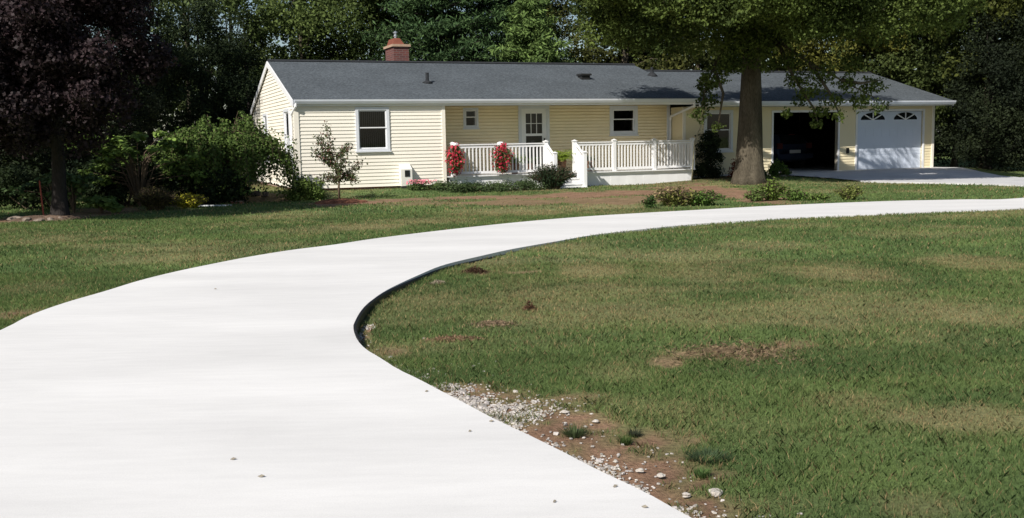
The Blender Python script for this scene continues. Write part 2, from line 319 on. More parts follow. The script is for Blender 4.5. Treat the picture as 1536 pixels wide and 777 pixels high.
# pair the two edges by nearest progress
RRp = catmull(ER, 900)
POLY = np.vstack([SL, SR[::-1]])
def inside(poly, x, y):
    x = np.asarray(x); y = np.asarray(y); c = np.zeros(x.shape, bool); n = len(poly); j = n-1
    for i in range(n):
        xi, yi = poly[i]; xj, yj = poly[j]
        if yi != yj: c ^= ((yi > y) != (yj > y)) & (x < (xj-xi)*(y-yi)/(yj-yi)+xi)
        j = i
    return c
def rdp(P, k): return P[::k]
POLYC = np.vstack([SL[::2], SR[::-1][::2]])
import bmesh
def slab(name, poly, ztop, zbot, m, follow=False):
    from mathutils import geometry
    from mathutils import Vector
    tri = geometry.tessellate_polygon([[Vector((p[0], p[1], 0)) for p in poly]])
    n = len(poly); V = [(p[0], p[1], (T(*p) if follow else 0)+ztop) for p in poly]+[(p[0], p[1], zbot) for p in poly]
    Fc = []
    for a, b, c in tri:
        A = np.array(V[a][:2]); B = np.array(V[b][:2]); Cc = np.array(V[c][:2])
        Fc.append((a, b, c) if (B[0]-A[0])*(Cc[1]-A[1])-(B[1]-A[1])*(Cc[0]-A[0]) > 0 else (a, c, b))
    for i in range(n): j = (i+1) % n; Fc.append((i, j, j+n, i+n))
    mb = MB(); mb.add(V, Fc); return mb.build(name, m)
tag(slab('driveway', POLY, DZ, -.12, M['drive']), kind='structure', label='wide curving driveway of new near-white concrete', cat='driveway')
GFa = .84
AP = [HL(16.9, GFa)[:2], HL(16.2, -.4)[:2], HL(16.3, -1.0)[:2], ground(1215, 266, .1)[:2], ground(1290, 271, .1)[:2], ground(1350, 273.5, .08)[:2], ground(1400, 275.5, .06)[:2], ground(1465, 277.5, .05)[:2], ground(1532, 280, .05)[:2], (18.5, 27.9), (23.5, 28.), (25, 32.), (20.5, 32.6), ground(1530, 268, .05)[:2], ground(1470, 260.5, .1)[:2], HL(24.9, -.1)[:2], HL(24.6, .84)[:2]]
apron_in = np.array([tuple(map(float, p)) for p in AP])
xs_ = [p for p in apron_in]
def apron():
    # terrain-following concrete sheet clipped to its outline
    bm = bmesh.new(); g = .4; P = apron_in; x0, y0 = P.min(0); x1, y1 = P.max(0)
    vs = [bm.verts.new((p[0], p[1], 0)) for p in P]; f = bm.faces.new(vs); bmesh.ops.triangulate(bm, faces=[f])
    for ax, lo, hi in ((0, x0, x1), (1, y0, y1)):
        v = lo+g
        while v < hi:
            no = (1, 0, 0) if ax == 0 else (0, 1, 0); co = (v, 0, 0) if ax == 0 else (0, v, 0)
            bmesh.ops.bisect_plane(bm, geom=bm.verts[:]+bm.edges[:]+bm.faces[:], plane_co=co, plane_no=no); v += g
    ex = bmesh.ops.extrude_face_region(bm, geom=bm.faces[:]); low = [e for e in ex['geom'] if isinstance(e, bmesh.types.BMVert)]
    lows = set(low)
    for v in bm.verts: v.co.z = T(v.co.x, v.co.y)+(-.12 if v in lows else .045)
    bmesh.ops.recalc_face_normals(bm, faces=bm.faces[:])
    me = bpy.data.meshes.new('garage_apron'); bm.to_mesh(me); bm.free(); return link('garage_apron', me, M['conc'])
tag(apron(), kind='structure', label='grey concrete apron in front of the garage doors', cat='driveway')

ja = ground(962, 319.8, DZ); jb = ground(1094, 331.4, DZ); jd = (jb-ja)/np.linalg.norm(jb-ja); jn = np.array([-jd[1], jd[0], 0])*.009
mb = MB(); mb.add([tuple(ja-jn+[0, 0, .001]), tuple(jb-jn+[0, 0, .001]), tuple(jb+jn+[0, 0, .001]), tuple(ja+jn+[0, 0, .001]), tuple(ja-jn+[0, 0, .004]), tuple(jb-jn+[0, 0, .004]), tuple(jb+jn+[0, 0, .004]), tuple(ja+jn+[0, 0, .004])], [(4, 5, 6, 7), (0, 1, 5, 4), (1, 2, 6, 5), (2, 3, 7, 6), (3, 0, 4, 7)])
tag(mb.build('control_joint', M['conc']), kind='structure', label='faint joint line across the far stretch of the drive', cat='joint')
# ------------------------------------------------------------------ lawn colours
def ell(px, py, rx, ry):
    c = ground(px, py); D = c[1]; a = rx*D/F; b = (ground(px, py-ry)[1]-ground(px, py+ry)[1])/2; return (c[0], c[1], a, b)
DRY = [(890, 408, 60, 12, .8), (780, 425, 60, 10, .35), (1040, 412, 90, 16, .6), (1250, 408, 80, 14, .7), (1450, 395, 90, 12, .65), (1440, 470, 110, 18, .75), (1200, 465, 120, 14, .55), (1450, 630, 130, 24, .75), (1290, 600, 90, 20, .5), (1150, 372, 90, 7, .5), (1380, 355, 120, 6, .4), (960, 470, 70, 12, .35), (1010, 620, 60, 20, .4),
       (250, 390, 110, 9, .55), (550, 345, 70, 7, .8), (420, 372, 60, 5, .5), (470, 350, 90, 7, .45), (650, 335, 90, 5, .7), (780, 322, 110, 6, .8), (900, 313, 80, 6, .9), (1390, 760, 90, 25, .45), (640, 452, 60, 7, .3), (930, 560, 60, 14, .35), (60, 430, 60, 12, .3)]
BARE = [(716, 409, 24, 4, 1.), (780, 408, 55, 3, .75), (655, 425, 14, 3.5, .9), (745, 486, 34, 5, .9), (800, 476, 30, 4, .7), (793, 463, 12, 4, .9), (680, 509, 40, 4, .9), (1105, 528, 105, 14, .62), (1190, 515, 30, 5, .75), (1000, 545, 30, 10, .6), (20, 474, 34, 9, .85), (205, 425, 45, 2.5, .5), (545, 500, 12, 14, .9), (590, 528, 30, 12, .6),
        (700, 598, 70, 20, .85), (770, 610, 85, 24, 1.), (840, 640, 95, 34, 1.), (900, 675, 120, 36, 1.), (985, 712, 125, 38, 1.), (1070, 760, 110, 36, .95), (1150, 800, 100, 34, .8), (860, 600, 80, 14, .55), (1010, 655, 80, 18, .5),
        (700, 299, 110, 3.2, 1.), (600, 303, 50, 3, .9), (800, 297, 60, 4.5, 1.), (870, 295, 70, 5, 1.), (950, 292, 60, 6, 1.), (1030, 289, 60, 9, 1.), (1080, 290, 50, 15, 1.), (1115, 292, 45, 13, 1.), (1130, 302, 40, 7, .9), (1010, 302, 60, 8, .75), (920, 304, 100, 6, .8), (800, 306, 150, 5, .75), (640, 307, 90, 4, .5), (520, 308, 60, 5, 1.), (1180, 268, 60, 4, .9), (50, 330, 55, 7, 1.), (400, 303, 60, 4, .7), (300, 308, 60, 5, .6), (150, 320, 70, 9, .8), (1055, 262, 30, 6, 1)]
DRYW = [(*ell(*d[:4]), d[4]) for d in DRY]; BAREW = [(*ell(*d[:4]), d[4]) for d in BARE]
def masks(x, y):
    n1 = fbm(x*.40+3, y*.75+8); n2 = fbm(x*2.3, y*2.3+40); dry = sstep(.46, .74, n1*.8+n2*.2)*.58
    wob = (fbm(x*1.8+7, y*1.8+2)-.5)*1.3+(n2-.5)*1.2; n3 = fbm(x*7+11, y*7+3, 3)
    for cx, cy, a, b, s in DRYW:
        d = np.sqrt(((x-cx)/a)**2+((y-cy)/b)**2)+wob*.7; dry = np.maximum(dry, s*(1-sstep(.35, 1.35, d)))
    bare = np.zeros_like(x)
    for cx, cy, a, b, s in BAREW:
        d = np.sqrt(((x-cx)/a)**2+((y-cy)/b)**2)+wob*.9; bare = np.maximum(bare, s*(1-sstep(.6, 1.15, d)))
    bare = np.where(y < 11, np.clip(bare*(.50+1.0*sstep(.36, .58, n3)*.75+.0*n2), 0, 1), bare)
    # woodland floor behind
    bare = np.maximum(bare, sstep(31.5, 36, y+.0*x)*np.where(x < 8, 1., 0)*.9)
    return np.clip(dry, 0, 1), np.clip(bare, 0, 1)
GREEN = np.array([.136, .190, .062]); DGREEN = np.array([.098, .148, .050]); TAN = np.array([.31, .25, .135]); DIRT = np.array([.29, .178, .112]); DIRT2 = np.array([.16, .095, .062])
def gcol(x, y, dry, bare):
    n = fbm(x*1.1+60, y*2.2+5)[:, None]; k = sstep(.3, .7, n); c = DGREEN*(1-k)+GREEN*k
    c = c*(1-dry[:, None]*.68)+TAN*dry[:, None]*.68
    d = fbm(x*5+1, y*5+3)[:, None]; dd = DIRT*d*1.3+DIRT2*(1-d)
    dk_ = sstep(31.5, 37, y)[:, None]; dd = dd*(1-dk_)+np.array([.035, .035, .018])*dk_  # far floor colour darkened to stand for shade under the trees
    return c*(1-bare[:, None])+dd*bare[:, None]

# ------------------------------------------------------------------ ground sheet
def axis(lo, hi, step, far, k=1.25):
    a = list(np.arange(lo, hi+1e-6, step)); s = step; v = hi
    while v < far: s *= k; v += s; a.append(v)
    s = step; v = lo
    while v > -far: s *= k; v -= s; a.insert(0, v)
    return np.array(a)
gx = axis(-14, 14, .11, 500); gy = axis(1.5, 32, .11, 500)
X, Y = np.meshgrid(gx, gy); xf = X.ravel(); yf = Y.ravel(); dry, bare = masks(xf, yf)
zf = terr(xf, yf)+(fbm(xf*1.3, yf*1.3)-.5)*.03*(np.hypot(xf, yf) < 60)-.01*bare
ins = inside(POLYC, xf, yf); zf = np.where(ins, zf-.09, zf)
zf = np.where(inside(apron_in, xf, yf), zf-.04, zf)
nx = len(gx); ny = len(gy); idx = np.arange(nx*ny).reshape(ny, nx)
Fg = np.stack([idx[:-1, :-1], idx[:-1, 1:], idx[1:, 1:], idx[1:, :-1]], -1).reshape(-1, 4)
mg, nt, b = newmat('lawn_soil'); N = nt.nodes; L = nt.links
a = N.new('ShaderNodeAttribute'); a.attribute_name = 'col'; tc = N.new('ShaderNodeTexCoord'); n = N.new('ShaderNodeTexNoise'); n.inputs['Scale'].default_value = 38; n.inputs['Detail'].default_value = 8; n.inputs['Roughness'].default_value = .7; L.new(tc.outputs['Object'], n.inputs['Vector'])
r = N.new('ShaderNodeMapRange'); r.inputs[1].default_value = .3; r.inputs[2].default_value = .7; r.inputs[3].default_value = .55; r.inputs[4].default_value = 1.4; L.new(n.outputs[0], r.inputs[0])
vm = N.new('ShaderNodeVectorMath'); vm.operation = 'SCALE'; L.new(a.outputs['Color'], vm.inputs[0]); L.new(r.outputs[0], vm.inputs['Scale']); L.new(vm.outputs[0], b.inputs['Base Color']); b.inputs['Roughness'].default_value = .95; b.inputs['Specular IOR Level'].default_value = .1
bp = N.new('ShaderNodeBump'); bp.inputs['Strength'].default_value = .9; bp.inputs['Distance'].default_value = .03; L.new(n.outputs[0], bp.inputs['Height']); L.new(bp.outputs[0], b.inputs['Normal'])
go = np_mesh('ground', np.stack([xf, yf, zf], 1), Fg, mg, None, gcol(xf, yf, dry, bare), True)
tag(go, kind='structure', label='lawn soil and garden beds running back under the trees', cat='ground')

# ------------------------------------------------------------------ grass
def scatter(n, y0, y1, pad=1.3):
    y = np.sqrt(RS.uniform(y0*y0, y1*y1, n)); x = RS.uniform(-1, 1, n)*(y*.56+pad); return x, y
def blades(n, y0, y1, h, w):
    x, y = scatter(n, y0, y1)
    k = ~inside(POLYC, x, y) & ~inside(apron_in, x, y); x = x[k]; y = y[k]
    dx = x-O[0]; dy = y-O[1]; lx = dx*U[0]+dy*U[1]; ld = dx*W_[0]+dy*W_[1]; k = ~((ld > -.06) & (lx > -.06) & (lx < 13.3)) & ~((ld > .84) & (lx > 13) & (lx < 24.4)) & ~((ld > -1.0) & (lx > 7.85) & (lx < 9.0)); x = x[k]; y = y[k]
    dry, bare = masks(x, y); cl = fbm(x*6, y*6+4, 3); rk = RS.rand(len(x)); k = rk > np.clip(bare*1.25-.1*(cl > .6), 0, .80); x = x[k]; y = y[k]; dry = dry[k]; bare = bare[k]; cl = cl[k]
    n = len(x); D = np.hypot(x, y); a = RS.uniform(0, 2*pi, n); hh = h*RS.uniform(.5, 1.35, n)*(.65+.8*cl)*(1-.4*dry)*(1-.85*sstep(.35, .9, bare)); ww = w*RS.uniform(.7, 1.3, n)
    lean = RS.uniform(.15, .95, n)*np.maximum(hh, h*.55); la = RS.uniform(0, 2*pi, n); z = terr(x, y)+(fbm(x*1.3, y*1.3)-.5)*.03-.012
    e = np.stack([np.cos(a)*ww*.5, np.sin(a)*ww*.5, np.zeros(n)], 1); P = np.stack([x, y, z], 1); tip = P+np.stack([np.cos(la)*lean, np.sin(la)*lean, hh], 1)
    mid = (P+tip)/2+np.stack([-np.cos(la)*lean*.18, -np.sin(la)*lean*.18, hh*.08], 1)
    V = np.stack([P-e, P+e, mid+e*.75, tip, mid-e*.75], 1).reshape(-1, 3)
    c = gcol(x, y, dry, np.zeros(n)); kk = RS.rand(n)[:, None]; straw = (RS.rand(n) < .07+.30*dry+.75*bare)[:, None]
    c = c*(.74+.72*kk); c = np.where(straw, TAN*(.8+.8*kk)*(1-.45*bare[:, None])*np.array([1., .9, .85]), c)
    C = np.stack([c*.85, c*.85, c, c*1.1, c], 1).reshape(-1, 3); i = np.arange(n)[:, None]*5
    return V, np.hstack([i, i+1, i+2, i+3, i+4]), C
Vs, Fs, Cs, off = [], [], [], 0
for (nn, y0, y1, h, w) in [(330000, 3.6, 7.5, .036, .0036), (300000, 7.5, 13, .040, .0062), (190000, 13, 22, .045, .012), (90000, 22, 35, .05, .024)]:
    v, f, c = blades(nn, y0, y1, h, w); Vs.append(v); Fs.append(f+off); Cs.append(c); off += len(v)
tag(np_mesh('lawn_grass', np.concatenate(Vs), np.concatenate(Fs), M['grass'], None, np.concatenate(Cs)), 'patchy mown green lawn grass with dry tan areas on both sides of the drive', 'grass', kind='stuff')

# ------------------------------------------------------------------ gravel along the near edge of the drive
def gravel(n):
    P = []; e = catmull(ER, 1400); d = np.gradient(e, axis=0); d /= np.linalg.norm(d, axis=1)[:, None]; nrm = np.stack([d[:, 1], -d[:, 0]], 1)
    oct_v = np.array([(1, 0, 0), (0, 1, 0), (-1, 0, 0), (0, -1, 0), (.5, .5, .7), (-.5, .5, .7), (-.5, -.5, .7), (.5, -.5, .7)], float)
    of = [(0, 1, 4, 4), (1, 5, 4, 4), (1, 2, 5, 5), (2, 6, 5, 5), (2, 3, 6, 6), (3, 7, 6, 6), (3, 0, 7, 7), (0, 4, 7, 7), (4, 5, 6, 7)]
    V = []; Fc = []; C = []
    band = [i for i in range(len(e)) if (3.2 < e[i, 1] < 9.2 and e[i, 0] < 3)]
    for _ in range(n):
        i = random.choice(band); fr_ = random.random(); E0 = e[i]*(1-fr_)+e[i+1]*fr_; y = E0[1]; wgt = fbm(np.array([E0[0]*2.6+5]), np.array([y*2.6]))[0]
        wide = .045+.40*max(0, wgt-.40)*(1.5 if y < 7 else .4)
        if random.random() > (1.0 if y < 7.2 else .22)*(.30+2.2*max(0, wgt-.42)): continue
        o = abs(random.gauss(0, wide))+.012
        if random.random() < .05: o += random.random()*.5
        if fbm(np.array([E0[0]*7+nrm[i][0]*o*9]), np.array([y*7+nrm[i][1]*o*9]))[0] < .31: continue
        x, yy = E0+nrm[i]*o; s = random.uniform(.004, .0125)*(1.7 if random.random() < .08 else 1)
        q = oct_v*np.array([s, s*random.uniform(.6, 1), s*random.uniform(.5, .9)])*np.random.RandomState(_).uniform(.75, 1.25, (8, 1)); a = random.uniform(0, 6.28); ca, sa = cos(a), sin(a)
        q = np.stack([q[:, 0]*ca-q[:, 1]*sa, q[:, 0]*sa+q[:, 1]*ca, q[:, 2]], 1)+np.array([x, yy, T(x, yy)+(fbm(np.array([x*1.3]), np.array([yy*1.3]))[0]-.5)*.03-.006])
        m = len(V)*8; V.append(q); Fc += [[k+m for k in f] for f in of]; c = random.uniform(.38, .95); C.append(np.tile(np.array([.60, .55, .47+.05*random.random()])*c, (8, 1)))
    me = bpy.data.meshes.new('gravel'); V = np.concatenate(V); me.from_pydata([tuple(v) for v in V], [], [tuple(dict.fromkeys(f)) for f in Fc]); ca = me.color_attributes.new('col', 'FLOAT_COLOR', 'POINT'); cc = np.ones((len(V), 4), np.float32); cc[:, :3] = np.concatenate(C); ca.data.foreach_set('color', cc.ravel()); me.update()
    m, nt, b = newmat('limestone_chips'); at_ = nt.nodes.new('ShaderNodeAttribute'); at_.attribute_name = 'col'; nt.links.new(at_.outputs[0], b.inputs['Base Color']); b.inputs['Roughness'].default_value = .9
    return link('gravel', me, m)
tag(gravel(22000), 'pale crushed limestone spilled along the near right edge of the drive', 'gravel', kind='stuff')
# black edging strip round the inner bend
def edging():
    e = np.array([p for p in catmull(ER, 900) if True]); s = [i for i in range(len(e)) if e[i, 1] > ground(548, 523)[1]-.05 and e[i, 0] < ground(800, 367)[0]]
    e = e[s]; mb = MB(); n = len(e); d = np.gradient(e, axis=0); d /= np.linalg.norm(d, axis=1)[:, None]; nr = np.stack([d[:, 1], -d[:, 0]], 1)
    V = []; Fc = []
    for i in range(n):
        t = i/(n-1); top = DZ+.008-.09*max(0, t-.22); a = e[i]+nr[i]*.004; b = e[i]+nr[i]*(.026-.016*t)
        V += [(a[0], a[1], -.06), (a[0], a[1], top), (b[0], b[1], top-.012), (b[0]+nr[i][0]*.01, b[1]+nr[i][1]*.01, -.06)]
    for i in range(n-1):
        for k in range(4): Fc.append((i*4+k, i*4+(k+1) % 4, i*4+4+(k+1) % 4, i*4+4+k))
    Fc += [(0, 1, 2, 3), (4*n-4, 4*n-1, 4*n-2, 4*n-3)]
    return mb.add(V, Fc).build('lawn_edging', M['edge'])
tag(edging(), 'black plastic edging strip round the inner bend of the white drive', 'edging')

# ------------------------------------------------------------------ house
WT = 2.72
def siding(mp, s0, s1, z0, z1, m, parent, name='siding', openings=(), course=.105, depth=.13, lim=None, throw=.019, groove=False):
    mb = MB(mp); zs = set([z0, z1]); k = 0
    while z0+k*course < z1: zs.add(round(z0+k*course, 5)); k += 1
    for o in openings: zs.add(min(max(o[2], z0), z1)); zs.add(min(max(o[3], z0), z1))
    zs = sorted(zs)
    for za, zb in zip(zs[:-1], zs[1:]):
        if zb-za < 1e-4: continue
        k = math.floor((za-z0)/course+1e-4); fa = (za-z0)/course-k; fb = (zb-z0)/course-k; oa = throw*(1-fa); ob = throw*(1-fb)
        iv = [(s0, s1)]
        for a, b, c, d in openings:
            if c < zb-1e-4 and d > za+1e-4:
                nv = []
                for p, q in iv:
                    if b <= p or a >= q: nv.append((p, q)); continue
                    if a > p: nv.append((p, a))
                    if b < q: nv.append((b, q))
                iv = nv
        for p, q in iv:
            pa, qa, pb, qb = p, q, p, q
            if lim:
                la, lb = lim(za), lim(zb)
                if la is None: continue
                if lb is None: lb = (sum(la)/2, sum(la)/2)
                pa, qa = max(p, la[0]), min(q, la[1]); pb, qb = max(p, lb[0]), min(q, lb[1])
                if pa >= qa: continue
                if pb > qb: pb = qb = (pa+qa)/2
            if groove:
                zc = min(max(z0+k*course+course*.66, za), zb)
                if zc > za+1e-4: mb.hexa([(pa, za, throw), (qa, za, throw), (qa, za, -depth), (pa, za, -depth), (pa, zc, throw), (qa, zc, throw), (qa, zc, -depth), (pa, zc, -depth)])
                if zb > zc+1e-4: mb.hexa([(pa, zc, throw-.002), (qa, zc, throw-.002), (qa, zc, -depth), (pa, zc, -depth), (pb, zb, 0), (qb, zb, 0), (qb, zb, -depth), (pb, zb, -depth)])
                continue
            mb.hexa([(pa, za, oa), (qa, za, oa), (qa, za, -depth), (pa, za, -depth), (pb, zb, ob), (qb, zb, ob), (qb, zb, -depth), (pb, zb, -depth)])
    return mb.build(name, m, parent)
front = lambda dep: (lambda s, z, o: (s, dep-o, z))
leftm = lambda x: (lambda s, z, o: (x-o, s, z))
rightm = lambda x: (lambda s, z, o: (x+o, s, z))
backm = lambda dep: (lambda s, z, o: (s, dep+o, z))
house = empty('ranch_house', HL(0, 0, 0), TH, 'long single storey ranch house with pale yellow siding, grey roof and attached garage', 'house')
RB = 8.85     # rear wall
def bx(mp, s0, s1, z0, z1, o0, o1):
    return [(s0, z0, o1), (s1, z0, o1), (s1, z0, o0), (s0, z0, o0), (s0, z1, o1), (s1, z1, o1), (s1, z1, o0), (s0, z1, o0)]
def window(mp, a, b, c, d, fr=.085, mid=None, blind=True, m=None, name='window', parent=house, grid=False, sill=True):
    m = m or M['greytrim']; w = MB(mp)
    for q in ((a, a+fr, c, d), (b-fr, b, c, d), (a+fr, b-fr, d-fr, d), (a+fr, b-fr, c, c+fr*.8)): w.hexa(bx(mp, *q, -.12, .045))
    if sill: w.hexa(bx(mp, a-.03, b+.03, c-.035, c-.002, -.02, .075))
    wo = w.build(name, m, parent); a2, b2, c2, d2 = a+fr, b-fr, c+fr*.8, d-fr; mid = mid or (c2+d2)/2
    for (z0, z1, o) in ((mid-.02, d2, .012), (c2, mid+.02, -.012)):
        s = MB(mp); t = .035
        for q in ((a2+.002, a2+t, z0, z1), (b2-t, b2-.002, z0, z1), (a2+t, b2-t, z1-t-.002, z1-.002), (a2+t, b2-t, z0+.002, z0+t)): s.hexa(bx(mp, *q, o-.02, o+.008))
        so = s.build('sash', M['white'], wo)
        p = MB(mp); p.hexa(bx(mp, a2+t, b2-t, z0+t, z1-t, o-.012, o-.006)); p.build('pane', M['glass'], wo)
    if blind:
        s = MB(mp); n = int((b2-a2)/.06)
        for i in range(n):
            x = a2+(b2-a2)*(i+.5)/n; s.add([(x-.024, c2, -.075), (x+.020, c2, -.062), (x+.020, (mid if blind == 'low' else d2), -.062), (x-.024, (mid if blind == 'low' else d2), -.075)], [(0, 1, 2, 3)])
        s.build('blind', M['blind'], wo)
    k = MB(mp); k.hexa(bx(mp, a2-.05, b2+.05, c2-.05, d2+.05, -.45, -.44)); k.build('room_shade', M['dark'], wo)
    return wo
fm = front(0); rm = front(1.72); lm = leftm(0)
z0 = .27
lwin = (1.76, 2.78, 1.33, 2.62); g1 = (.82, 1.78, 1.0, 2.62); g2 = (5.25, 6.15, 1.0, 2.62)
siding(fm, .1, 4.42, z0, WT, M['cream'], house, 'siding_wall', [lwin])
RZ = 4.29; RD = 4.45; EZ = 2.85; ED = -.08; SLP = (RZ-EZ)/(RD-ED)
def roofz(dep, ez=EZ): return ez+SLP*(dep-ED) if dep < RD else ez+SLP*(2*RD-ED-dep-0)
def glim(z, ez=EZ, slp=SLP):
    t = z+.10; h = (t-ez)/slp+ED
    if h < 0: return (0.02, RB)
    if h >= RD: return None
    return (max(.02, h), min(RB, 2*RD-h))
siding(lm, .1, RB, z0, 4.16, M['cream'], house, 'siding_wall', [g1, g2], lim=lambda z: (lambda q: None if q is None else (max(q[0], .1), q[1]))(glim(z)))
small = (5.70, 6.22, 1.98, 2.64); midw = (11.0, 12.08, 1.68, 2.68); door = (7.62, 8.74, .52, 2.70)
siding(rm, 4.5, 13.28, .3, WT, M['yellow'], house, 'siding_wall', [small, midw, door], throw=.032, groove=True)
siding(rightm(4.42), .02, 1.72, z0, WT, M['cream'], house, 'siding_wall')
siding(rightm(13.28), 1.85, RB, z0, 4.16, M['cream'], house, 'siding_wall', lim=lambda z: (lambda q: None if q is None else (max(q[0], 1.85), q[1]))(glim(z)))
siding(backm(RB), 0, 13.28, z0, WT, M['cream'], house, 'siding_wall')
def trimbox(name, m, *bs):
    mb = MB()
    for b in bs: mb.box(*b)
    return mb.build(name, m, house)
trimbox('corner_board', M['cream'], ((-.035, -.035, z0), (.10, .10, WT)))
trimbox('corner_board', M['cream'], ((4.42, -.035, z0), (4.53, .03, WT)))
trimbox('corner_board', M['greytrim'], ((13.24, 1.67, .3), (13.36, 1.85, WT)))
trimbox('foundation', M['brickf'], ((.10, .10, -.3), (4.40, 1.8, z0-.002)), ((.03, 1.8, -.3), (13.2, RB-.05, z0-.002)))
trimbox('interior_floor', M['dark'], ((.2, .2, z0), (4.3, 1.8, .30)), ((.2, 1.9, z0), (13.1, RB-.2, .30)))
window(fm, *lwin, mid=2.02, blind=True); window(lm, *g1, mid=1.82, blind=False); window(lm, *g2, mid=1.82, blind=False)
window(rm, *small, fr=.075, mid=2.34, blind=False); window(rm, *midw, fr=.13, mid=2.22, blind=False)
# storm door
w = MB(rm); a, b, c, d = door
for q in ((a, a+.11, c, d), (b-.11, b, c, d), (a+.11, b-.11, d-.10, d)): w.hexa(bx(rm, *q, -.12, .05))
w.build('door_frame', M['greytrim'], house)
a, b, d = a+.11, b-.11, d-.10; w = MB(rm); gl = (a+.16, b-.14, 1.78, 2.44); gl2 = (a+.16, b-.14, .75, 1.70)
for q in ((a, gl[0], c, d), (gl[1], b, c, d), (gl[0], gl[1], gl[3], d), (gl[0], gl[1], gl2[3], gl[2]), (gl[0], gl[1], c, gl2[2])): w.hexa(bx(rm, *q, -.03, .02))
dr = w.build('door', M['white'], house)
mu = MB(rm)
for i in (1, 2): x = gl[0]+(gl[1]-gl[0])*i/3; mu.hexa(bx(rm, x-.011, x+.011, gl[2], gl[3], -.02, .0))
mu.hexa(bx(rm, gl[0], gl[1], 2.10, 2.122, -.019, .001)); mu.build('muntin', M['white'], dr)
for g in (gl, gl2): p = MB(rm); p.hexa(bx(rm, *g, -.026, -.021)); p.build('pane', M['glass'], dr)
p = MB(rm)
for i in range(12): x = gl[0]-.02+(gl[1]-gl[0]+.04)*i/12; p.add([(x, .7, -.07), (x+.06, .7, -.085), (x+.06, 2.5, -.085), (x, 2.5, -.07)], [(0, 1, 2, 3)])
p.build('curtain', M['curtain'], dr)
p = MB(rm); p.hexa(bx(rm, b-.10, b-.055, 1.42, 1.62, .02, .06)); p.build('handle', M['blackmetal'], dr)
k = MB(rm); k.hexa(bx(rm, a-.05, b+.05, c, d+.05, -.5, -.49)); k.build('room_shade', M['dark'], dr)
# roofs
def roof(name, x0, x1, ez, slp, parent=house, thick=.07):
    rz = ez+slp*(RD-ED); out = []
    for sgn in (0, 1):
        mb = MB(); e = ED if sgn == 0 else 2*RD-ED
        P = [(x0, e, ez-thick), (x1, e, ez-thick), (x1, RD, rz-thick), (x0, RD, rz-thick), (x0, e, ez), (x1, e, ez), (x1, RD, rz), (x0, RD, rz)]
        mb.hexa(P); out.append(mb.build(name, M['shingle'], parent))
    mb = MB(); mb.add([(x0, RD-.13, rz-.015), (x1, RD-.13, rz-.015), (x1, RD, rz+.045), (x0, RD, rz+.045), (x1, RD+.13, rz-.015), (x0, RD+.13, rz-.015)], [(0, 1, 2, 3), (3, 2, 4, 5), (0, 3, 5), (1, 4, 2)]); mb.build('ridge_vent', M['ridgev'], out[0]); return out, rz
rf, mrz = roof('roof', -.045, 13.42, EZ, SLP)
GE = 2.755; GS = .290
rg, grz = roof('roof', 13.30, 24.47, GE, GS)
def rake(x, ez, slp, parts=(0, 1), w=.13, t=.035):
    for s in parts:
        e = ED if s == 0 else 2*RD-ED; rz = ez+slp*(RD-ED); mb = MB(); th = .072
        mb.hexa([(x-t, e, ez-th-w), (x, e, ez-th-w), (x, RD, rz-th-w), (x-t, RD, rz-th-w), (x-t, e, ez-th+.05), (x, e, ez-th+.05), (x, RD, rz-th+.05), (x-t, RD, rz-th+.05)]); mb.build('rake_board', M['white'], house)
rake(-.047, EZ, SLP); rake(13.457, EZ, SLP); rake(24.507, GE, GS)
def gutter(x0, x1, ez, dep=ED):
    mb = MB(); y1 = dep+.0; zt = ez-.01; V = []; prof = [(y1-.002, zt), (y1-.002, zt-.125), (y1-.075, zt-.125), (y1-.115, zt-.05), (y1-.125, zt), (y1-.115, zt), (y1-.105, zt-.045), (y1-.068, zt-.115), (y1-.010, zt-.115), (y1-.010, zt)]
    n = len(prof)
    for x in (x0, x1): V += [(x, p, q) for p, q in prof]
    mb.add(V, [(i, (i+1) % n, n+(i+1) % n, n+i) for i in range(n)]+[tuple(range(n)), tuple(range(2*n-1, n-1, -1))]); g = mb.build('gutter', M['gutter'], house); return g
gut = gutter(-.03, 13.36, EZ); gut2 = gutter(13.46, 24.5, GE)
trimbox('fascia', M['white'], ((-.03, ED+.002, EZ-.20), (13.4, ED+.03, EZ-.075))); trimbox('fascia', M['white'], ((13.46, ED+.002, GE-.17), (24.5, ED+.03, GE-.075)))
trimbox('soffit', M['soffit'], ((-.03, ED+.03, WT-.012), (13.24, -.003, WT+.012)), ((4.56, .002, WT+.002), (13.24, 1.72, WT+.024)))
trimbox('soffit', M['soffit'], ((13.48, ED+.032, 2.585), (24.5, .81, 2.605)))
# frieze over the porch opening
trimbox('frieze', M['greytrim'], ((4.56, ED+.05, WT-.07), (13.24, ED+.09, WT-.014)))
# downspouts
mb = MB(); mb.tube([(13.22, ED-.06, 2.74), (13.24, ED-.05, 2.60), (13.32, 1.55, 2.30), (13.33, 1.60, 2.18)], .042, 8); mb.build('downspout', M['white'], gut)
mb = MB(); mb.tube([(13.33, 1.60, 2.2), (13.33, 1.60, .35)], .035, 8); mb.build('downspout', M['greytrim'], gut)
mb = MB(); mb.tube([(.02, ED-.06, 2.74), (.02, ED-.06, 2.66), (-.08, .16, 2.42), (-.08, .18, 2.25), (-.08, .18, .25), (-.08, .0, .12)], .042, 8); mb.build('downspout', M['white'], gut)
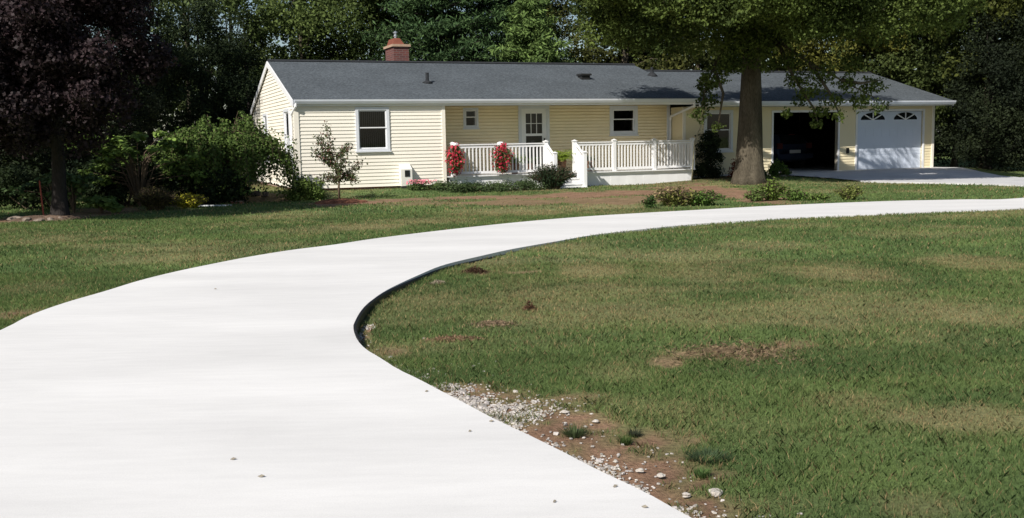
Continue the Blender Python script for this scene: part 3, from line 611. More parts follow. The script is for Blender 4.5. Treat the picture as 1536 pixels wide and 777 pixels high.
# garage shell
GB = RB; gz = .24; og = (17.08, 19.92, gz-.1, 2.38); cg = (20.80, 23.90, gz-.1, 2.40); bw = (14.2, 15.38, 1.04, 2.48); GF = .84; gm = front(GF)
siding(gm, 13.46, 24.38, gz, 2.60, M['garage'], house, 'siding_wall', [(og[0], og[1], 0, og[3]), (cg[0], cg[1], 0, cg[3]), bw])
siding(leftm(13.40), GF+.02, 1.66, .1, 2.60, M['garage'], house, 'siding_wall')
ggl = lambda z: (lambda h: (GF+.02, GB) if h < GF else (None if h >= RD else (h, min(GB, 2*RD-h))))((z+.10-GE)/GS+ED)
siding(rightm(24.38), GF+.02, GB, gz, 4.0, M['garage'], house, 'siding_wall', lim=ggl)
siding(backm(GB), 13.3, 24.38, gz, 2.60, M['garage'], house, 'siding_wall')
trimbox('corner_board', M['cream'], ((24.35, GF-.035, gz), (24.46, GF+.06, 2.585))); trimbox('corner_board', M['cream'], ((13.37, GF-.035, .1), (13.47, GF+.03, 2.585)))
trimbox('foundation', M['conc'], ((13.42, GF-.005, -.3), (17.0, GB, gz-.002)))
trimbox('foundation', M['conc'], ((20.0, GF-.004, -.3), (20.72, GF+.3, gz-.002)))
trimbox('foundation', M['conc'], ((23.98, GF-.004, -.3), (24.37, GF+.3, gz-.002)))
trimbox('garage_floor', M['conc'], ((17.0, GF+.02, -.2), (24.36, GB-.13, gz)))
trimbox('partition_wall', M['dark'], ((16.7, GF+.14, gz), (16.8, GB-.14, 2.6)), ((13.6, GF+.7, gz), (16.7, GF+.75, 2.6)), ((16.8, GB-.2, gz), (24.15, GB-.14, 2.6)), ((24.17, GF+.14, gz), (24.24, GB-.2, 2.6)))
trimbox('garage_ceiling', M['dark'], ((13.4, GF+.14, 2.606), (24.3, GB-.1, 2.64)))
mb = MB()
for (x0, x1, zt) in ((og[0], og[1], og[3]), (cg[0], cg[1], cg[3])):
    mb = MB(); mb.box((x0-.075, GF-.045, gz), (x0, GF+.13, zt+.075)); mb.box((x1, GF-.045, gz), (x1+.075, GF+.13, zt+.075)); mb.box((x0, GF-.045, zt), (x1, GF+.13, zt+.075)); jm = mb.build('garage_door_frame', M['white'], house)
# closed sectional door with two fan lights
gmap = lambda x, y, z: (x, y+GF, z)
mb = MB(gmap); X0, X1, Z0, Z1 = cg[0]+.002, cg[1]-.002, gz+.01, cg[3]-.002
nsec = 4; hs = (Z1-Z0)/nsec
for i in range(nsec): mb.box((X0, .055, Z0+i*hs+.006), (X1, .095, Z0+(i+1)*hs-.006)); mb.box((X0, .063, Z0+i*hs-.006), (X1, .09, Z0+i*hs+.006))
for i in range(nsec-1):
    for k in range(8):
        xa = X0+.07+(X1-X0-.1)*k/8; mb.box((xa, .0495, Z0+i*hs+.12), (xa+.30, .0545, Z0+(i+1)*hs-.12))
gd = mb.build('garage_door', M['gdoor'], house)
for cx in (cg[0]+.78, cg[1]-.78):
    zb = 2.08; R = .56; mb = MB(gmap); n = 20; V = [(cx, .048, zb)]+[(cx+R*cos(pi*i/n), .048, zb+.27*sin(pi*i/n)) for i in range(n+1)]; m2 = len(V)
    V += [(x, .054, z) for x, y, z in V]; mb.add(V, [(0, i+1, i+2) for i in range(n)]+[(m2, m2+i+2, m2+i+1) for i in range(n)]+[(i+1, i+2, m2+i+2, m2+i+1) for i in range(n)]+[(0, 1, m2+1, m2), (n+1, 0, m2, m2+n+1)])
    fo = mb.build('fan_light', M['dglass'], gd); mb = MB(gmap)
    for k in (1, 2, 3):
        t = pi*k/4; dx, dz = cos(t), sin(t); e = (cx+R*dx, zb+.27*dz); nv = np.array([-(e[1]-zb), e[0]-cx]); nv = nv/np.linalg.norm(nv)*.022
        q = [(cx, zb), e]; mb.add([(q[0][0]-nv[0], .043, q[0][1]-nv[1]), (q[0][0]+nv[0], .043, q[0][1]+nv[1]), (q[1][0]+nv[0], .043, q[1][1]+nv[1]), (q[1][0]-nv[0], .043, q[1][1]-nv[1])]+[(q[0][0]-nv[0], .047, q[0][1]-nv[1]), (q[0][0]+nv[0], .047, q[0][1]+nv[1]), (q[1][0]+nv[0], .047, q[1][1]+nv[1]), (q[1][0]-nv[0], .047, q[1][1]-nv[1])], [(0, 1, 2, 3), (4, 7, 6, 5), (0, 4, 5, 1), (1, 5, 6, 2), (2, 6, 7, 3), (3, 7, 4, 0)])
    mb.lathe((cx, .045, zb-.003), [(.0, 0), (.09, .0), (.06, .06), (.0, .07)], 10); mb.build('sunburst_muntin', M['white'], fo)
window(gm, *bw, mid=1.80, fr=.10, blind=False)
mb = MB(gm); mb.hexa(bx(gm, 20.32, 20.42, .86, 1.06, .012, .06)); kp = mb.build('door_keypad', M['blackmetal'], house)
# roof fittings (part of the roof)
def on_roof(px, py, gar=False):
    best = None
    for i in range(0, 45):
        dep = i*.1; lx, z = hpx(px, py, dep); rz = (GE+GS*(dep-ED)) if gar else EZ+SLP*(dep-ED)
        if best is None or abs(z-rz) < best[0]: best = (abs(z-rz), lx, dep, rz)
    return best[1:]
lx, dp, rz = on_roof(641, 124); mb = MB(); mb.lathe((lx, dp, rz-.05), [(.17, 0), (.17, .06), (.06, .11), (.055, .12), (.055, .36), (0, .36)], 12); mb.build('vent_pipe', M['ridgev'], rf[0])
lx, dp, rz = on_roof(876, 118); mb = MB(); mb.box((lx-.16, dp-.15, rz-.05), (lx+.16, dp+.17, rz+.10)); mb.box((lx-.2, dp-.2, rz+.10), (lx+.2, dp+.2, rz+.16)); mb.build('roof_vent', M['blackmetal'], rf[0])
lx, dp, rz = on_roof(978, 113); mb = MB(); mb.lathe((lx, dp, rz-.05), [(.20, 0), (.19, .05), (.06, .17), (.05, .2), (.05, .34), (0, .34)], 12); mb.build('vent_pipe', M['ridgev'], rf[0])
# chimney
cx0, _z = hpx(590, 66, 5.0); cx1, _z = hpx(613, 66, 5.0); cw = cx1-cx0; mb = MB(); mb.box((cx0, 5.0, 3.2), (cx1, 6.1, 4.86)); ch = mb.build('chimney', M['brick'], rf[0])
mb = MB(); mb.box((cx0-.055, 4.945, 4.862), (cx1+.055, 6.155, 4.945)); mb.build('chimney_cap', M['capstone'], ch)
mb = MB(); mb.hexa([(cx0+.02, 5.1, 4.947), (cx1-.12, 5.1, 4.947), (cx1-.12, 6.0, 4.947), (cx0+.02, 6.0, 4.947), (cx0+.08, 5.2, 5.17), (cx1-.26, 5.2, 5.17), (cx1-.26, 5.9, 5.17), (cx0+.08, 5.9, 5.17)]); mb.build('chimney_crown', M['clay'], ch)
mb = MB(); mb.lathe((cx0+.22, 5.5, 5.172), [(.05, 0), (.05, .07), (.08, .08), (.08, .11), (.05, .12), (.05, .19), (.09, .20), (.09, .22), (.0, .28)], 12); mb.build('flue_cowl', M['steel'], ch)

# ------------------------------------------------------------------ utility box on the wall
ub = empty('utility_box', HL(3.2, -.02, .27), TH, 'ivory metal utility box with dark meter window fixed low on the left front wall', 'meter box')
mb = MB(); mb.hexa([(-.17, -.26, .0), (.17, -.26, .0), (.17, -.005, .0), (-.17, -.005, .0), (-.17, -.26, .50), (.17, -.26, .50), (.17, -.005, .66), (-.17, -.005, .66)]); mb.build('case', M['box'], ub)
mb = MB(); mb.box((-.06, -.275, .28), (.09, -.262, .47)); mb.build('meter_window', M['dglass'], ub)
mb = MB(); mb.box((-.15, -.24, -.16), (.17, -.01, -.002)); mb.build('base', M['blackmetal'], ub)

# ------------------------------------------------------------------ porch deck
deck = empty('porch_deck', HL(4.6, 0, 0), TH, 'white painted porch deck with balustrade, skirt and three steps along the front of the house', 'deck')
def dk(lx): return lx-4.6
DFZ = .51
mb = MB()
for i in range(12): y = -.06+i*.148; mb.box((dk(4.56), y, DFZ-.035), (dk(13.33), y+.144, DFZ))
mb.build('deck_floor', M['deckwhite'], deck)
mb = MB(); mb.box((dk(4.62), -.004, DFZ-.10), (dk(13.27), .03, DFZ-.037))
mb.build('rim_board', M['deckwhite'], deck)
mb = MB()
for (a, b) in ((4.62, 7.96), (8.92, 13.24)):
    mb = MB(); n = int((b-a)/.3)
    for i in range(n): x0 = a+(b-a)*i/n; x1 = a+(b-a)*(i+1)/n; mb.box((dk(x0), .02+.003*(i % 2), -.12), (dk(x1), .045, DFZ-.101))
    if b > 9: mb.box((dk(13.2), .044, -.12), (dk(13.24), 1.60, DFZ-.101))
    mb.build('skirt', M['deckwhite'], deck)
# steps
for k, (zt, yf, yb) in enumerate(((.345, -.27, -.065), (.18, -.48, -.285), )):
    mb = MB(); mb.box((dk(7.96), yf, zt-.04), (dk(8.92), yb, zt)); mb.box((dk(7.98), yf+.03, zt-.165), (dk(8.90), yf+.055, zt-.039)); mb.build('step', M['deckwhite'], deck)
mb = MB(); mb.box((dk(7.90), -.78, -.1), (dk(8.96), -.50, .06)); mb.build('step', M['deckwhite'], deck)
for x in (7.94, 8.915):
  mb = MB(); mb.hexa([(dk(x), -.49, -.05), (dk(x)+.03, -.49, -.05), (dk(x)+.03, .0, -.05), (dk(x), .0, -.05), (dk(x), -.49, .13), (dk(x)+.03, -.49, .13), (dk(x)+.03, -.062, .47), (dk(x), -.062, .47)])
  mb.build('stringer', M['deckwhite'], deck)
def post(lx, y, zb, zt, w=.115, cap=True):
    mb = MB(); x = dk(lx); mb.box((x-w/2, y-w/2, zb), (x+w/2, y+w/2, zt)); p = mb.build('post', M['deckwhite'], deck)
    mb = MB(); c = w/2+.018; mb.box((x-c, y-c, zt+.001), (x+c, y+c, zt+.022)); mb.add([(x-c+.01, y-c+.01, zt+.023), (x+c-.01, y-c+.01, zt+.023), (x+c-.01, y+c-.01, zt+.023), (x-c+.01, y+c-.01, zt+.023), (x, y, zt+.06)], [(0, 1, 4), (1, 2, 4), (2, 3, 4), (3, 0, 4), (3, 2, 1, 0)]); mb.build('post_cap', M['deckwhite'], p)
    return p
PY = .05
bal_me = None
def balmesh():
    mb = MB(); mb.box((-.019, -.019, 0), (.019, .019, 1)); me = bpy.data.meshes.new('baluster'); me.from_pydata(mb.v, [], mb.f); me.materials.append(M['deckwhite']); return me
bal_me = balmesh()
def railing(a, b, y=PY, zb=.60, zt=1.44, ya=None, za=None, kick=True):
    mb = MB(); mb.box((dk(a), y-.045, zt), (dk(b), y+.045, zt+.035)); mb.box((dk(a), y-.02, zt-.085), (dk(b), y+.02, zt-.015)); mb.box((dk(a), y-.022, zb-.04), (dk(b), y+.022, zb+.035)); mb.box((dk(a), y-.021, zb), (dk(a)+.03, y+.021, zt+.001)); mb.box((dk(b)-.03, y-.021, zb), (dk(b), y+.021, zt+.001))
    r = mb.build('railing', M['deckwhite'], deck); n = int(round((b-a)/.118))
    for i in range(1, n):
        o = bpy.data.objects.new('baluster', bal_me); COL.objects.link(o); o.parent = r; o.location = (dk(a)+(b-a)*i/n, y, zb+.036); o.scale = (1, 1, zt-.086-zb-.037)
    return r
railing(4.82, 7.82); railing(8.95, 10.25); railing(10.37, 11.74); railing(11.86, 13.22)
for lx in (4.76, 7.88, 8.89, 10.31, 11.80, 13.28): post(lx, PY, DFZ, 1.50)
for lx in (7.90, 8.93): post(lx, -.62, -.02 if lx < 8.5 else -.05, 1.14, .105)
for lx in (7.89, 8.91):     # stair rails with balusters seen edge on
    mb = MB(); x = dk(lx)
    for dz in (0, -.16, -.85): mb.hexa([(x-.03, -.57, 1.06+dz), (x+.03, -.57, 1.06+dz), (x+.03, -.01, 1.40+dz), (x-.03, -.01, 1.40+dz), (x-.03, -.57, 1.11+dz), (x+.03, -.57, 1.11+dz), (x+.03, -.01, 1.45+dz), (x-.03, -.01, 1.45+dz)])
    mb.box((x-.018, -.568, .22), (x+.018, -.54, 1.12)); mb.box((x-.018, -.04, .56), (x+.018, -.012, 1.44))
    r = mb.build('stair_railing', M['deckwhite'], deck)
    for i in range(1, 8):
        y = -.57+.56*i/8; z = .24+(1.40-1.06)*i/8; o = bpy.data.objects.new('baluster', bal_me); COL.objects.link(o); o.parent = r; o.location = (x, y, z); o.scale = (1, 1.6, .65)
# right return rail to the wall
mb = MB(); x = dk(13.28); mb.box((x-.04, .11, 1.44), (x+.04, 1.64, 1.475)); mb.box((x-.02, .11, 1.355), (x+.02, 1.64, 1.425)); mb.box((x-.02, .11, .56), (x+.02, 1.64, .635)); mb.box((x-.019, .11, .56), (x+.019, .14, 1.441)); r = mb.build('railing', M['deckwhite'], deck)
for i in range(1, 13): o = bpy.data.objects.new('baluster', bal_me); COL.objects.link(o); o.parent = r; o.location = (x, .11+1.53*i/13, .636); o.scale = (1, 1, .718)

# ------------------------------------------------------------------ planters and pots
def flower_planter(px, label, w=.25, pink=.3):
    lx, _ = hpx(px, 235, -.16); t = empty('flower_planter', HL(lx, -.16, .60), TH, label, 'planter', 'red flower planters hung on the left balustrade')
    mb = MB(); mb.lathe((0, 0, .06), [(.03, 0), (.06, .05), (.08, .35), (.09, .78), (.08, .80), (.0, .80)], 14); mb.build('basket', M['terracotta'], t, True)
    mb = MB(); mb.lathe((0, .02, .80), [(.0, 0), (.115, .01), (.125, .06), (.11, .11), (.06, .13), (.0, .135)], 14); mb.tube([(0, .08, .88), (0, .16, .93), (0, .20, .86)], .012, 6); mb.build('hanger_cap', M['white'], t, True)
    pf = [(np.array([random.gauss(0, .07), random.gauss(-.05, .04), z]), (.075+.15*sin(pi*min(1, max(0, z/.84))))*random.uniform(.85, 1.15), random.random()) for z in np.linspace(.06, .80, 13)]
    V, Fc, C = puffcloud(pf, 110, .055, (.05, .09, .03), (.12, .17, .05), .7, 1., .55); np_mesh('foliage', V, Fc, M['leaf'], t, C)
    pf = [(p+np.array([0, -.015, 0]), r*1.08, s) for p, r, s in pf]; V, Fc, C = puffcloud(pf, 50, .06, (.34, .022, .03), (.66, .06, .11), .95, 1., .92, .1, .4); np_mesh('flowers', V, Fc, M['flower'], t, C); return t
flower_planter(683, 'tall planter of red flowers hung at the left end of the porch balustrade')
flower_planter(752, 'tall planter of red flowers hung midway along the left balustrade, nearest the door')
def fern(px, py, dep, label, L, c1, c2, n=34, h=.3, pot=.24, z=DFZ, cat='potted plant'):
    lx, zz = hpx(px, py, dep); t = empty('potted_fern', HL(lx, dep, z), TH, label, cat, 'potted plants on the porch')
    mb = MB(); mb.lathe((0, 0, .004), [(.09, 0), (.10, .02), (.14, pot), (.155, pot+.01), (.155, pot+.03), (.13, pot+.03), (.12, pot-.01), (0, pot-.01)], 16); mb.build('pot', M['terracotta'], t, True)
    V = []; Fc = []; C = []
    for i in range(n):
        a = random.uniform(0, 2*pi); l = L*random.uniform(.6, 1.15); e = random.uniform(.6, 1.45); m = 9; base = np.array([0, 0, pot])
        for j in range(m):
            s = (j+.7)/m; r = l*s*cos(e*(1-s*.6)); zc = l*(s*sin(e)*1.25-1.0*s*s*.75)+.03; p = base+np.array([cos(a)*r, sin(a)*r, max(zc, -pot+.03)])
            w = .11*L/.5*(1-s*.7); sd = np.array([-sin(a), cos(a), 0]); fw = np.array([cos(a), sin(a), .2])*l/m*.45
            for q in (-1, 1):
                k = len(V); V += [p-fw*.5, p+fw*.5, p+sd*q*w+fw*.3-np.array([0, 0, .02]), p+sd*q*w*.6-fw*.4]; Fc.append((k, k+1, k+2, k+3)); kk = random.random(); C += [tuple(np.array(c1)*(1-kk)+np.array(c2)*kk)]*4
    np_mesh('foliage', V, Fc, M['leaf'], t, np.array(C)); return t
fern(843, 242, .40, 'bright yellow green fern in a pot beside the top of the porch steps', .62, (.20, .30, .04), (.40, .50, .08), 110, pot=.34)
fern(884, 240, .75, 'dark green potted fern behind the first rail right of the steps', .42, (.03, .06, .02), (.08, .13, .03), 36, pot=.30)
fern(772, 245, .40, 'light green potted fern behind the rail beside the right hand red planter', .5, (.16, .26, .06), (.26, .36, .09), 44, pot=.3)
fern(796, 242, .8, 'dark green potted fern in front of the house door', .46, (.06, .10, .03), (.13, .19, .05), 40, pot=.26)

# ------------------------------------------------------------------ car in the garage
lxc, _ = hpx(1192, 235, 3.6)
car = empty('parked_car', HL(lxc, 3.6, gz), TH, 'dark blue hatchback parked nose in inside the open left garage bay', 'car')
prof = [(0, .35, .55, .80), (.05, .55, .95, .84), (.30, .30, 1.38, .66), (1.0, .25, 1.47, .62), (2.0, .25, 1.43, .62), (2.7, .25, 1.05, .80), (3.6, .30, .92, .80), (4.15, .38, .72, .74), (4.25, .42, .58, .66)]
V = []; Fc = []; n = 10
for y, zb, zt, w in prof:
    hw = .86 if .03 < y < 4.0 else .78; belt = min(.92, zt-.02)
    V += [(-hw+.06, y, zb), (-hw, y, zb+.12), (-hw, y, belt-.1), (-hw+.03, y, belt), (-w+.05 if zt > 1 else -hw+.12, y, zt-.04), (w-.05 if zt > 1 else hw-.12, y, zt-.04), (hw-.03, y, belt), (hw, y, belt-.1), (hw, y, zb+.12), (hw-.06, y, zb)]
for i in range(len(prof)-1): Fc += [(i*n+k, i*n+(k+1) % n, (i+1)*n+(k+1) % n, (i+1)*n+k) for k in range(n)]
Fc += [tuple(range(n)), tuple(range(len(V)-1, len(V)-n-1, -1))]; mb = MB(); mb.add(V, Fc); body = mb.build('body', M['carpaint'], car, True)
mb = MB(); mb.add([(-.60, .07, .98), (.60, .07, .98), (.52, .245, 1.33), (-.52, .245, 1.33), (-.60, .09, .98), (.60, .09, .98), (.52, .265, 1.33), (-.52, .265, 1.33)], [(0, 1, 2, 3), (7, 6, 5, 4), (0, 4, 5, 1), (1, 5, 6, 2), (2, 6, 7, 3), (3, 7, 4, 0)]); mb.build('rear_window', M['dglass'], car)
for s in (-1, 1): mb = MB(); mb.box((s*.70-.12, -.012, .80), (s*.70+.12, .05, 1.02)); mb.build('tail_lamp', M['redlamp'], car)
mb = MB(); mb.box((-.14, .20, 1.335), (.14, .23, 1.365)); mb.build('brake_lamp', M['redlamp'], car)
mb = MB(); mb.box((-.26, -.035, .62), (.26, -.02, .75)); mb.build('number_plate', M['plate'], car)
mb = MB(); mb.box((-.84, -.06, .40), (.84, .03, .60)); mb.build('bumper', M['carpaint'], car)
for sx in (-1, 1):
    for y in (.75, 3.35):
        mb = MB(); mb.tube([(sx*.66, y, .31), (sx*.68, y, .31), (sx*.86, y, .31), (sx*.88, y, .31)], [.27, .31, .31, .27], 20); wh = mb.build('wheel', M['tyre'], car, True)
        mb = MB(); mb.tube([(sx*.872, y, .31), (sx*.89, y, .31)], [.19, .17], 14); mb.build('rim', M['steel'], wh)

# ------------------------------------------------------------------ trees: near
c = ground(90, 331); MX, MY = c[0], c[1]
def sky_keep(p): return True
MSUN = np.array([-.594*cos(radians(39.2)), -.804*cos(radians(39.2)), sin(radians(39.2))])
MG = [(ground(282, 316)+np.array([0, .1, .3])-np.array([MX, MY, 0]), .75), (ground(232, 319)+np.array([0, .1, .45])-np.array([MX, MY, 0]), .55), (ground(150, 322)+np.array([0, 2.2, 1.6])-np.array([MX, MY, 0]), .6), (ground(195, 322)+np.array([0, 2.2, 1.0])-np.array([MX, MY, 0]), .45), (np.array([-8.6-MX, 27.2-MY, 1.5]), .6)]
def mkeep(p):
    for g, rr in MG:
        v = p-g; t = np.dot(v, MSUN)
        if np.linalg.norm(v-MSUN*t) < rr: return False
    return True
tree('purple_maple', 'large purple leaved maple with near black crown standing at the left edge of the lawn', (MX, MY), 6.6,
     [((-1.0, -1.1, 3.7), (3.2, 2.2, 2.2), 130), ((-3.0, -.5, 3.0), (1.8, 1.6, 1.7), 34), ((1.1, -1.3, 3.6), (1.6, 1.4, 1.9), 44), ((.6, -1.9, 2.7), (1.7, 1.0, .9), 24)], .46, 0, 820, .078, (.013, .0075, .008), (.036, .022, .024), .17, M['purple'], M['darkbark'], keep=mkeep, nlimb=26, aspect=.8, flat=.8, start=.18)
c = ground(1123, 279); OX, OY = c[0], c[1]
ex = []; mb_ex = MB()
for (px, py, Y, r) in [(1062, 150, 31.4, .42), (1050, 172, 31.2, .36), (1068, 118, 31.4, .5), (1090, 100, 31.2, .5), (1058, 128, 31.6, .4), (1075, 190, 31.1, .22), (1150, 95, 31.4, .5), (1130, 70, 31.2, .6), (1110, 90, 31.2, .5), (1125, 45, 31.0, .6), (1085, 60, 31.2, .6), (1040, 70, 31.0, .5),
                       (1195, 118, 31.0, .45), (1215, 135, 30.8, .42), (1235, 110, 30.8, .5), (1250, 150, 30.6, .40), (1270, 125, 30.6, .42), (1290, 150, 30.5, .42), (1230, 168, 30.8, .32), (1308, 128, 30.8, .42), (1320, 160, 30.4, .3), (1200, 152, 31., .28), (1225, 186, 30.8, .2), (1260, 175, 30.6, .25), (1185, 90, 31., .45), (1280, 95, 30.7, .5), (1180, 170, 31, .22)]:
    p = at(px, py, Y); ex.append((p-np.array([OX, OY, T(OX, OY)]), r*.9, random.random()))
SUNV = np.array([-.594*cos(radians(39.2)), -.804*cos(radians(39.2)), sin(radians(39.2))])
GAPS = [(HL(16.9, .8, .6)-np.array([OX, OY, T(OX, OY)]), .95), (HL(20.35, .8, .6)-np.array([OX, OY, T(OX, OY)]), .95), (HL(21.6, .8, .4)-np.array([OX, OY, T(OX, OY)]), .6), (HL(23.4, .8, .45)-np.array([OX, OY, T(OX, OY)]), .7), (HL(21.0, -2.4, .1)-np.array([OX, OY, T(OX, OY)]), .5), (HL(25, -3.0, .1)-np.array([OX, OY, T(OX, OY)]), .7)]
def gapkeep(p):
    for g, rr in GAPS:
        v = p-g; t = np.dot(v, SUNV)
        if np.linalg.norm(v-SUNV*t) < rr: return False
    return True
ot = tree('shade_tree', 'big broad crowned shade tree with thick trunk in front of the garage', (OX, OY), 8.6,
     [((.2, -2.2, 6.1), (6.0, 3.0, 1.8), 112), ((-2.9, -1.6, 5.5), (2.6, 2.2, 1.4), 38), ((3.4, -2.2, 5.7), (3.4, 2.2, 1.5), 46), ((0, -1.1, 4.9), (1.6, 1.3, .9), 16), ((0, -.6, 7.4), (3.0, 2.2, 1.4), 34)], .66, 0, 720, .10, (.034, .052, .013), (.115, .155, .036), .47, bark=M['bark'], nlimb=34, extra=ex, start=.5, flare=1.32, keep=gapkeep, flat=.7)
mb = MB(); OV = np.array([OX, OY, T(OX, OY)])
for path in ([(1128, 20, 32.4), (1165, 60, 31.6), (1215, 95, 31.0), (1262, 120, 30.6), (1318, 150, 30.4)], [(1165, 60, 31.6), (1190, 115, 31), (1222, 165, 30.8), (1228, 190, 30.8)], [(1215, 95, 31.), (1245, 140, 30.6), (1262, 178, 30.6)], [(1262, 120, 30.6), (1290, 125, 30.5), (1322, 120, 30.6)], [(1118, 20, 32.4), (1085, 70, 31.4), (1060, 125, 31.4), (1048, 178, 31.2)], [(1070, 100, 31.4), (1085, 140, 31.2), (1076, 195, 31.1)]):
    mb.tube([at(*q)-OV for q in path], list(np.linspace(.07, .012, len(path))), 6)
mb.build('hanging_branches', M['bark'], ot, True)
# ------------------------------------------------------------------ trees: behind
GR = 'trees standing behind the house'
def bt(kind, label, px, Y, h, r, c1, c2, n=46, per=420, leaf=.145, pr=.85, z0=1.2, tr=.16, shell=.4, inner=.12, keep=None, bark=None, aspect=.6):
    x = at(px, 200, Y)[0]; hz = (h-z0)/2; n = int(n*1.3)
    return tree(kind, label, (x, Y), h, [((0, 0, z0+hz), (r, r, hz), n)], pr, 0, per, leaf, c1, c2, tr, group=GR, nlimb=12, shell=shell, inner=inner, keep=keep, bark=bark, aspect=aspect)
gA, gB = (.035, .056, .016), (.115, .155, .042)
bt('poplar_tree', 'airy pale green poplar with sky showing through, behind the gap left of the gable', 285, 52, 15, 2.6, (.06, .09, .03), (.14, .18, .07), 40, 120, .22, .75, 5, .16, inner=.1)
bt('poplar_tree', 'airy poplar standing just left of the roof ridge, taller and further right than the other', 352, 56, 16, 2.4, (.05, .08, .03), (.13, .17, .07), 36, 130, .22, .75, 6, .16, inner=.1)
bt('maple_tree', 'leafy mid green tree rising behind the left end of the roof', 455, 47, 13, 4.4, gA, gB, 90, 420, .145, .85)
bt('maple_tree', 'leafy green tree behind the chimney', 560, 50, 14, 4.3, (.036, .056, .016), (.115, .15, .042), 90, 420, .15, .85)
pine('pine_tree', 'tall dark pine with layered boughs right of the chimney', (at(665, 200, 45)[0], 45), 16, 4.6, 2.2, (.028, .056, .022), (.085, .145, .050), .25, GR, dens=12)
pine('pine_tree', 'tall darkest pine behind the middle of the roof', (at(765, 200, 49)[0], 49), 17, 5.0, 2.5, (.018, .038, .016), (.060, .105, .038), .27, GR, dens=12)
pine('pine_tree', 'shorter light green pine in front of the dark one above the porch door', (at(800, 200, 42.5)[0], 42.5), 7.0, 2.5, 2.0, (.06, .105, .03), (.15, .22, .06), .12, GR, tiers=12, dens=10)
bt('maple_tree', 'olive green tree behind the right end of the high roof', 935, 46, 12.5, 3.7, (.036, .044, .012), (.105, .11, .028), 84, 420, .145, .8)
bt('maple_tree', 'olive tree behind the step down between the two roofs', 1045, 50, 14, 4.2, (.03, .042, .012), (.095, .11, .028), 80, 420, .15, .85)
bt('maple_tree', 'green tree rising behind the garage roof left of the open bay', 1165, 52, 11.0, 4.0, (.038, .052, .016), (.115, .145, .036), 76, 420, .15, .85)
bt('maple_tree', 'yellow green tree behind the garage between its two doors', 1285, 46, 12, 3.9, (.045, .052, .012), (.125, .125, .024), 84, 420, .145, .8)
bt('maple_tree', 'dark green tree behind the right end of the garage', 1385, 44, 13, 3.6, (.03, .045, .014), (.085, .11, .03), 84, 420, .145, .8)
bt('maple_tree', 'bright yellow green tree at the upper right corner behind the dark hedge trees', 1478, 39.5, 13, 3.2, (.04, .052, .012), (.11, .125, .026), 86, 260, .17, .75, z0=3.2)
bt('maple_tree', 'green tree furthest right behind the bright yellow green one', 1560, 47, 13, 4.0, (.03, .042, .012), (.09, .11, .028), 84, 420, .15, .85)
dk1, dk2 = (.010, .015, .008), (.028, .038, .016)  # near black leaf colours hold the shade these trees stand in
DG = 'shade darkened trees beside the garage'
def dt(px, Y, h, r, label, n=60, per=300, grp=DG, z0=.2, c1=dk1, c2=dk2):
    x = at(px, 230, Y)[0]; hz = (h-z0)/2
    tree('shade_darkened_tree', label, (x, Y), h, [((0, 0, z0+hz*.8), (r, r, hz*1.1), n)], .6, 0, int(per*1.4), .10, c1, c2, .14, bark=M['darkbark'], group=grp, nlimb=8, keep=lambda p: p[2] > .3, inner=.5)
dt(1432, 43.5, 5.4, 1.5, 'shade darkened tree filling the gap just behind the right corner of the garage')
dt(1482, 38.8, 6.3, 1.25, 'shade darkened tree nearest the right corner of the garage')
dt(1545, 37.0, 6.0, 1.4, 'shade darkened tree second to the right of the garage, in front of the drive end')
dt(1625, 35.5, 6.5, 1.8, 'shade darkened tree furthest right, cut off by the frame')
LG = 'shade darkened trees behind the left lawn'
dt(-45, 29, 6, 2.0, 'shade darkened tree furthest left, half cut off by the frame', 70, 330, LG)
dt(30, 33, 7, 2.6, 'shade darkened tree behind the purple maple at the left edge', 80, 330, LG)
dt(130, 36, 9, 2.8, 'tall shade darkened tree directly behind the purple maple trunk', 90, 330, LG)
dt(225, 40, 9.5, 2.7, 'shade darkened tree right of the purple maple', 90, 330, LG, c1=(.012, .020, .009), c2=(.032, .046, .018))
dt(305, 42, 7.3, 2.5, 'shade darkened tree behind the weeping shrub', 90, 330, LG, c1=(.012, .020, .009), c2=(.034, .05, .019))
dt(375, 46, 7.6, 2.4, 'shade darkened tree seen beside the gable wall', 80, 330, LG, c1=(.016, .025, .010), c2=(.04, .06, .02))
SG = 'trees added for shade beyond the left edge of the lawn'
bt('maple_tree', 'tall leafy tree added beyond the left edge of the frame to shade the left background', -130, 30, 14, 4.5, gA, gB, 60, 200, .22, 1.0, z0=.8)  # tree added off frame so its shadow falls on the left background
# far woods as one mass
def woods():
    n = 420; pf = []
    for i in range(n):
        a = random.uniform(-.75, .75); D = random.uniform(66, 84); pf.append((np.array([sin(a)*D, cos(a)*D, random.uniform(.3, 6.6)+1.2*sin(a*17)]), random.uniform(1.6, 2.6), random.random()))
    V, Fc, C = puffcloud(pf, 130, .5, (.03, .045, .015), (.09, .115, .035), .7, .8, .4); return np_mesh('distant_woods', V, Fc, M['leaf'], None, C)
tag(woods(), 'far belt of green woods filling the gaps behind the trees', 'woods', kind='stuff')

# ------------------------------------------------------------------ shrubs
def gp(px, py): c = ground(px, py); return (c[0], c[1])
